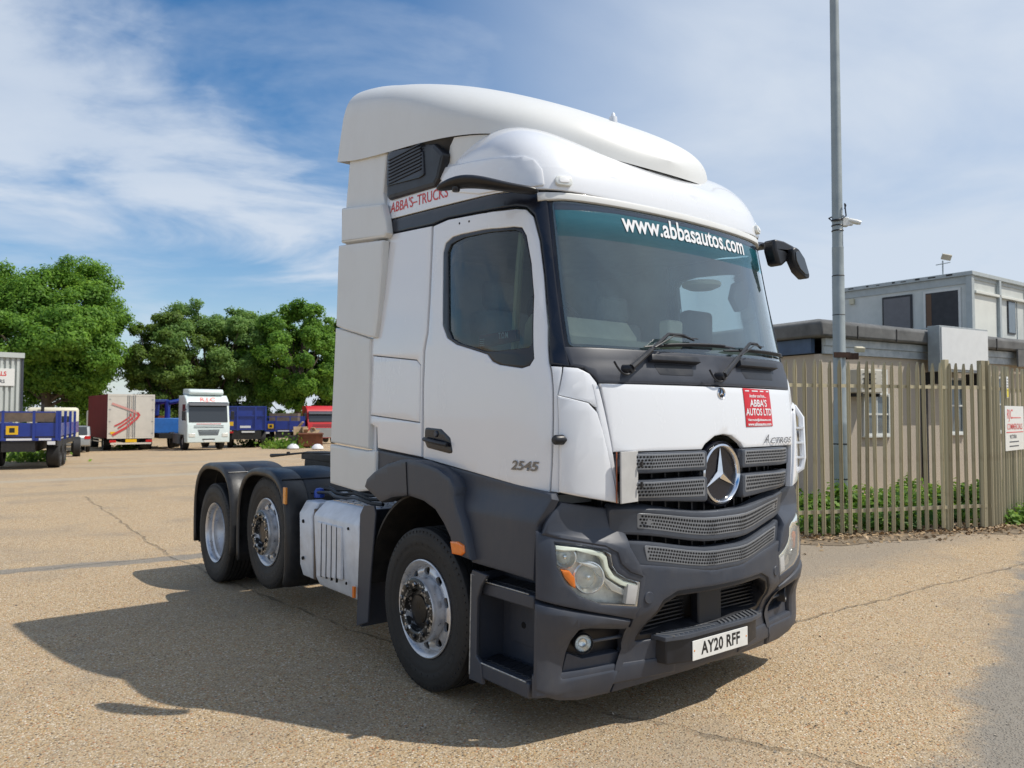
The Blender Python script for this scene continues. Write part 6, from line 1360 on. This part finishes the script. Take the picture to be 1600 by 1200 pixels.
for x in (.85, 3.4):
    for s in (-1, 1): q = MB(); q.lathe([(0, .1), (.2, .1), (.31, .08), (.31, -.08)], (x, s*.8, .31), 'y', 16, sgn=s); q.build('wheel', M['rubber'], t)
# blue tipping trailer
t = place('tipping_trailer', -47.0, 13.73, 160, 'tall blue steel tipping trailer seen from behind, beside the white tractor cab', 'trailer')
part('body', FM['blue'], t, ((.05, -1.22, 1.15), (7, 1.22, 2.65)))
for y in (-1.22, -.60, .50, 1.12): part('vertical_rib', FM['blue'], t, ((-.04, y, 1.12), (.05, y+.10, 2.68)))
for z in (1.15, 2.02, 2.60): part('horizontal_rib', FM['blue'], t, ((-.02, -1.11, z), (.048, 1.11, z+.08)))
part('yellow_plate', FM['yel'], t, ((-.06, .80, 1.42), (-.042, 1.10, 1.68))); part('sign', FM['white'], t, ((-.03, -.25, 1.28), (-.005, .4, 1.42))); part('light_bar', FM['white'], t, ((-.05, -.5, .98), (0, .3, 1.08)))
part('chassis_frame', M['chassis'], t, ((0, -.9, .55), (7, .9, 1.14))); wheels(t, (1.2, 2.5, 3.8)); part('side_light', FM['tail'], t, ((-.05, .8, .95), (0, 1.1, 1.06)))
t = place('dropside_trailer', -48.45, 16.73, 154, 'low blue dropside trailer with rails, right of the tall blue tipping trailer', 'trailer', 'blue dropside trailers')
dropside(t); part('timber_stack', FM['wood'], t, ((1, -.9, 1.15), (6, 1.0, 2.25)))
t = place('red_tractor', -51.4, 21.07, -12, 'red tractor cab mostly hidden behind the near white cab', 'truck')
far_cab(t, FM['redcab'], 0, 2.85); part('lower_front', FM['sil'], t, ((.03, -1.0, .5), (.06, 1.0, 1.2))); wheels(t, (-1.35, -4))
q = MB(); t = place('rusty_skip', -43.51, 16.54, 158, 'rusty brown open skip at the far side of the yard near the red tractor', 'skip')
q.prism([(0, .1), (-.12, .85), (1.9, .85), (1.7, .1)], -.75, .75); q.build('body', FM['rust'], t, bevel=.02); part('rim', FM['rust'], t, ((-.16, -.8, .85), (1.95, .8, .92)))
t = place('cardboard_pile', -45.16, 16.87, 20, 'loose heap of torn cardboard behind the rusty skip', 'rubbish')
for k in range(7): q = MB(); q.box((random.uniform(-.7, .7), random.uniform(-.4, .4), .9+random.uniform(-.1, .6)), (random.uniform(.4, .9), .06, random.uniform(.3, .7)), rz=random.uniform(0, 3), rx=random.uniform(-.9, .9)); q.build('cardboard_sheet', FM['card'], t)
part('pallet', FM['wood'], t, ((-1.0, -.5, 0), (1.0, .5, .75)))
for x, y, lab in ((-42.26, 14.89, 'white plastic sack on the ground below the dropside trailer'), (-40.41, 15.62, 'white plastic sack on the ground close to the rusty skip')):
    q = MB(); q.lathe([(0, .34), (.15, .32), (.32, .18), (.36, .06), (.25, 0)], (0, 0, 0), 'z', 12); o = q.build('plastic_sack', FM['white'], None, loc=(x, y, gh(x, y))); tag(o, lab, 'sack')
# green weeds under the trailers
rs = np.random.RandomState(17); P = []
for x, y in ((-44.17, 14.89), (-44.46, 15.34), (-45.73, 15.34), (-51.73, 15.8), (-51.61, 7.88), (-35.54, 0.8), (-37.12, 0.42), (-43.44, 15.01)):
    m = 260; P.append(np.stack([x+rs.normal(0, .5, m), y+rs.normal(0, .5, m), gh(x, y)+np.abs(rs.normal(0, .25, m))], 1))
P = np.concatenate(P); tag(put('yard_weeds', leaf_mesh('yard_weeds', P, rs.normal(size=P.shape)+[0, 0, .4], .14, rs), LM4), 'clumps of green weeds under the parked trailers', 'weeds', kind='stuff')
# warehouse at the left edge
clad = mat('cladding_pale_grey', (.50, .53, .50), .5, var=.05, vscale=1.5)
x, y = (-55.99, 2.32); WH = empty('clad_warehouse', (x, y, gh(x, y)), R(95), 'pale grey corrugated warehouse with a white sign at the far left', 'building')
HW = 6.1
q = MB(); q.bx((-14, .12, 0), (0, 14, HW-.2)); q.build('wall', clad, WH)
for k in range(46): q = MB(); q.bx((-.28-.3*k, .0, .1), (-.13-.3*k, .118, HW-.25)); q.build('cladding_rib', clad, WH)
q = MB(); q.bx((-14.1, -.12, HW-.24), (.12, 14, HW+.08)); q.build('roof_edge', clad, WH); q = MB(); q.bx((-.02, .0, 0), (.10, .118, HW-.25)); q.build('corner_trim', M['dgrey'], WH)
q = MB(); q.bx((-3.6, -.06, 4.05), (-.40, -.002, 5.15)); so = q.build('sign_board', M['plate'], WH)
text_flat('lettering', 'COMMERCIALS', .40, M['redtxt'], so, (-2.0, -.068, 4.80), (R(90), 0, 0), sx=.85, bold=.01); text_flat('lettering', 'TRUCK REPAIRS', .30, M['dgrey'], so, (-1.95, -.068, 4.32), (R(90), 0, 0), sx=.95, bold=.006)
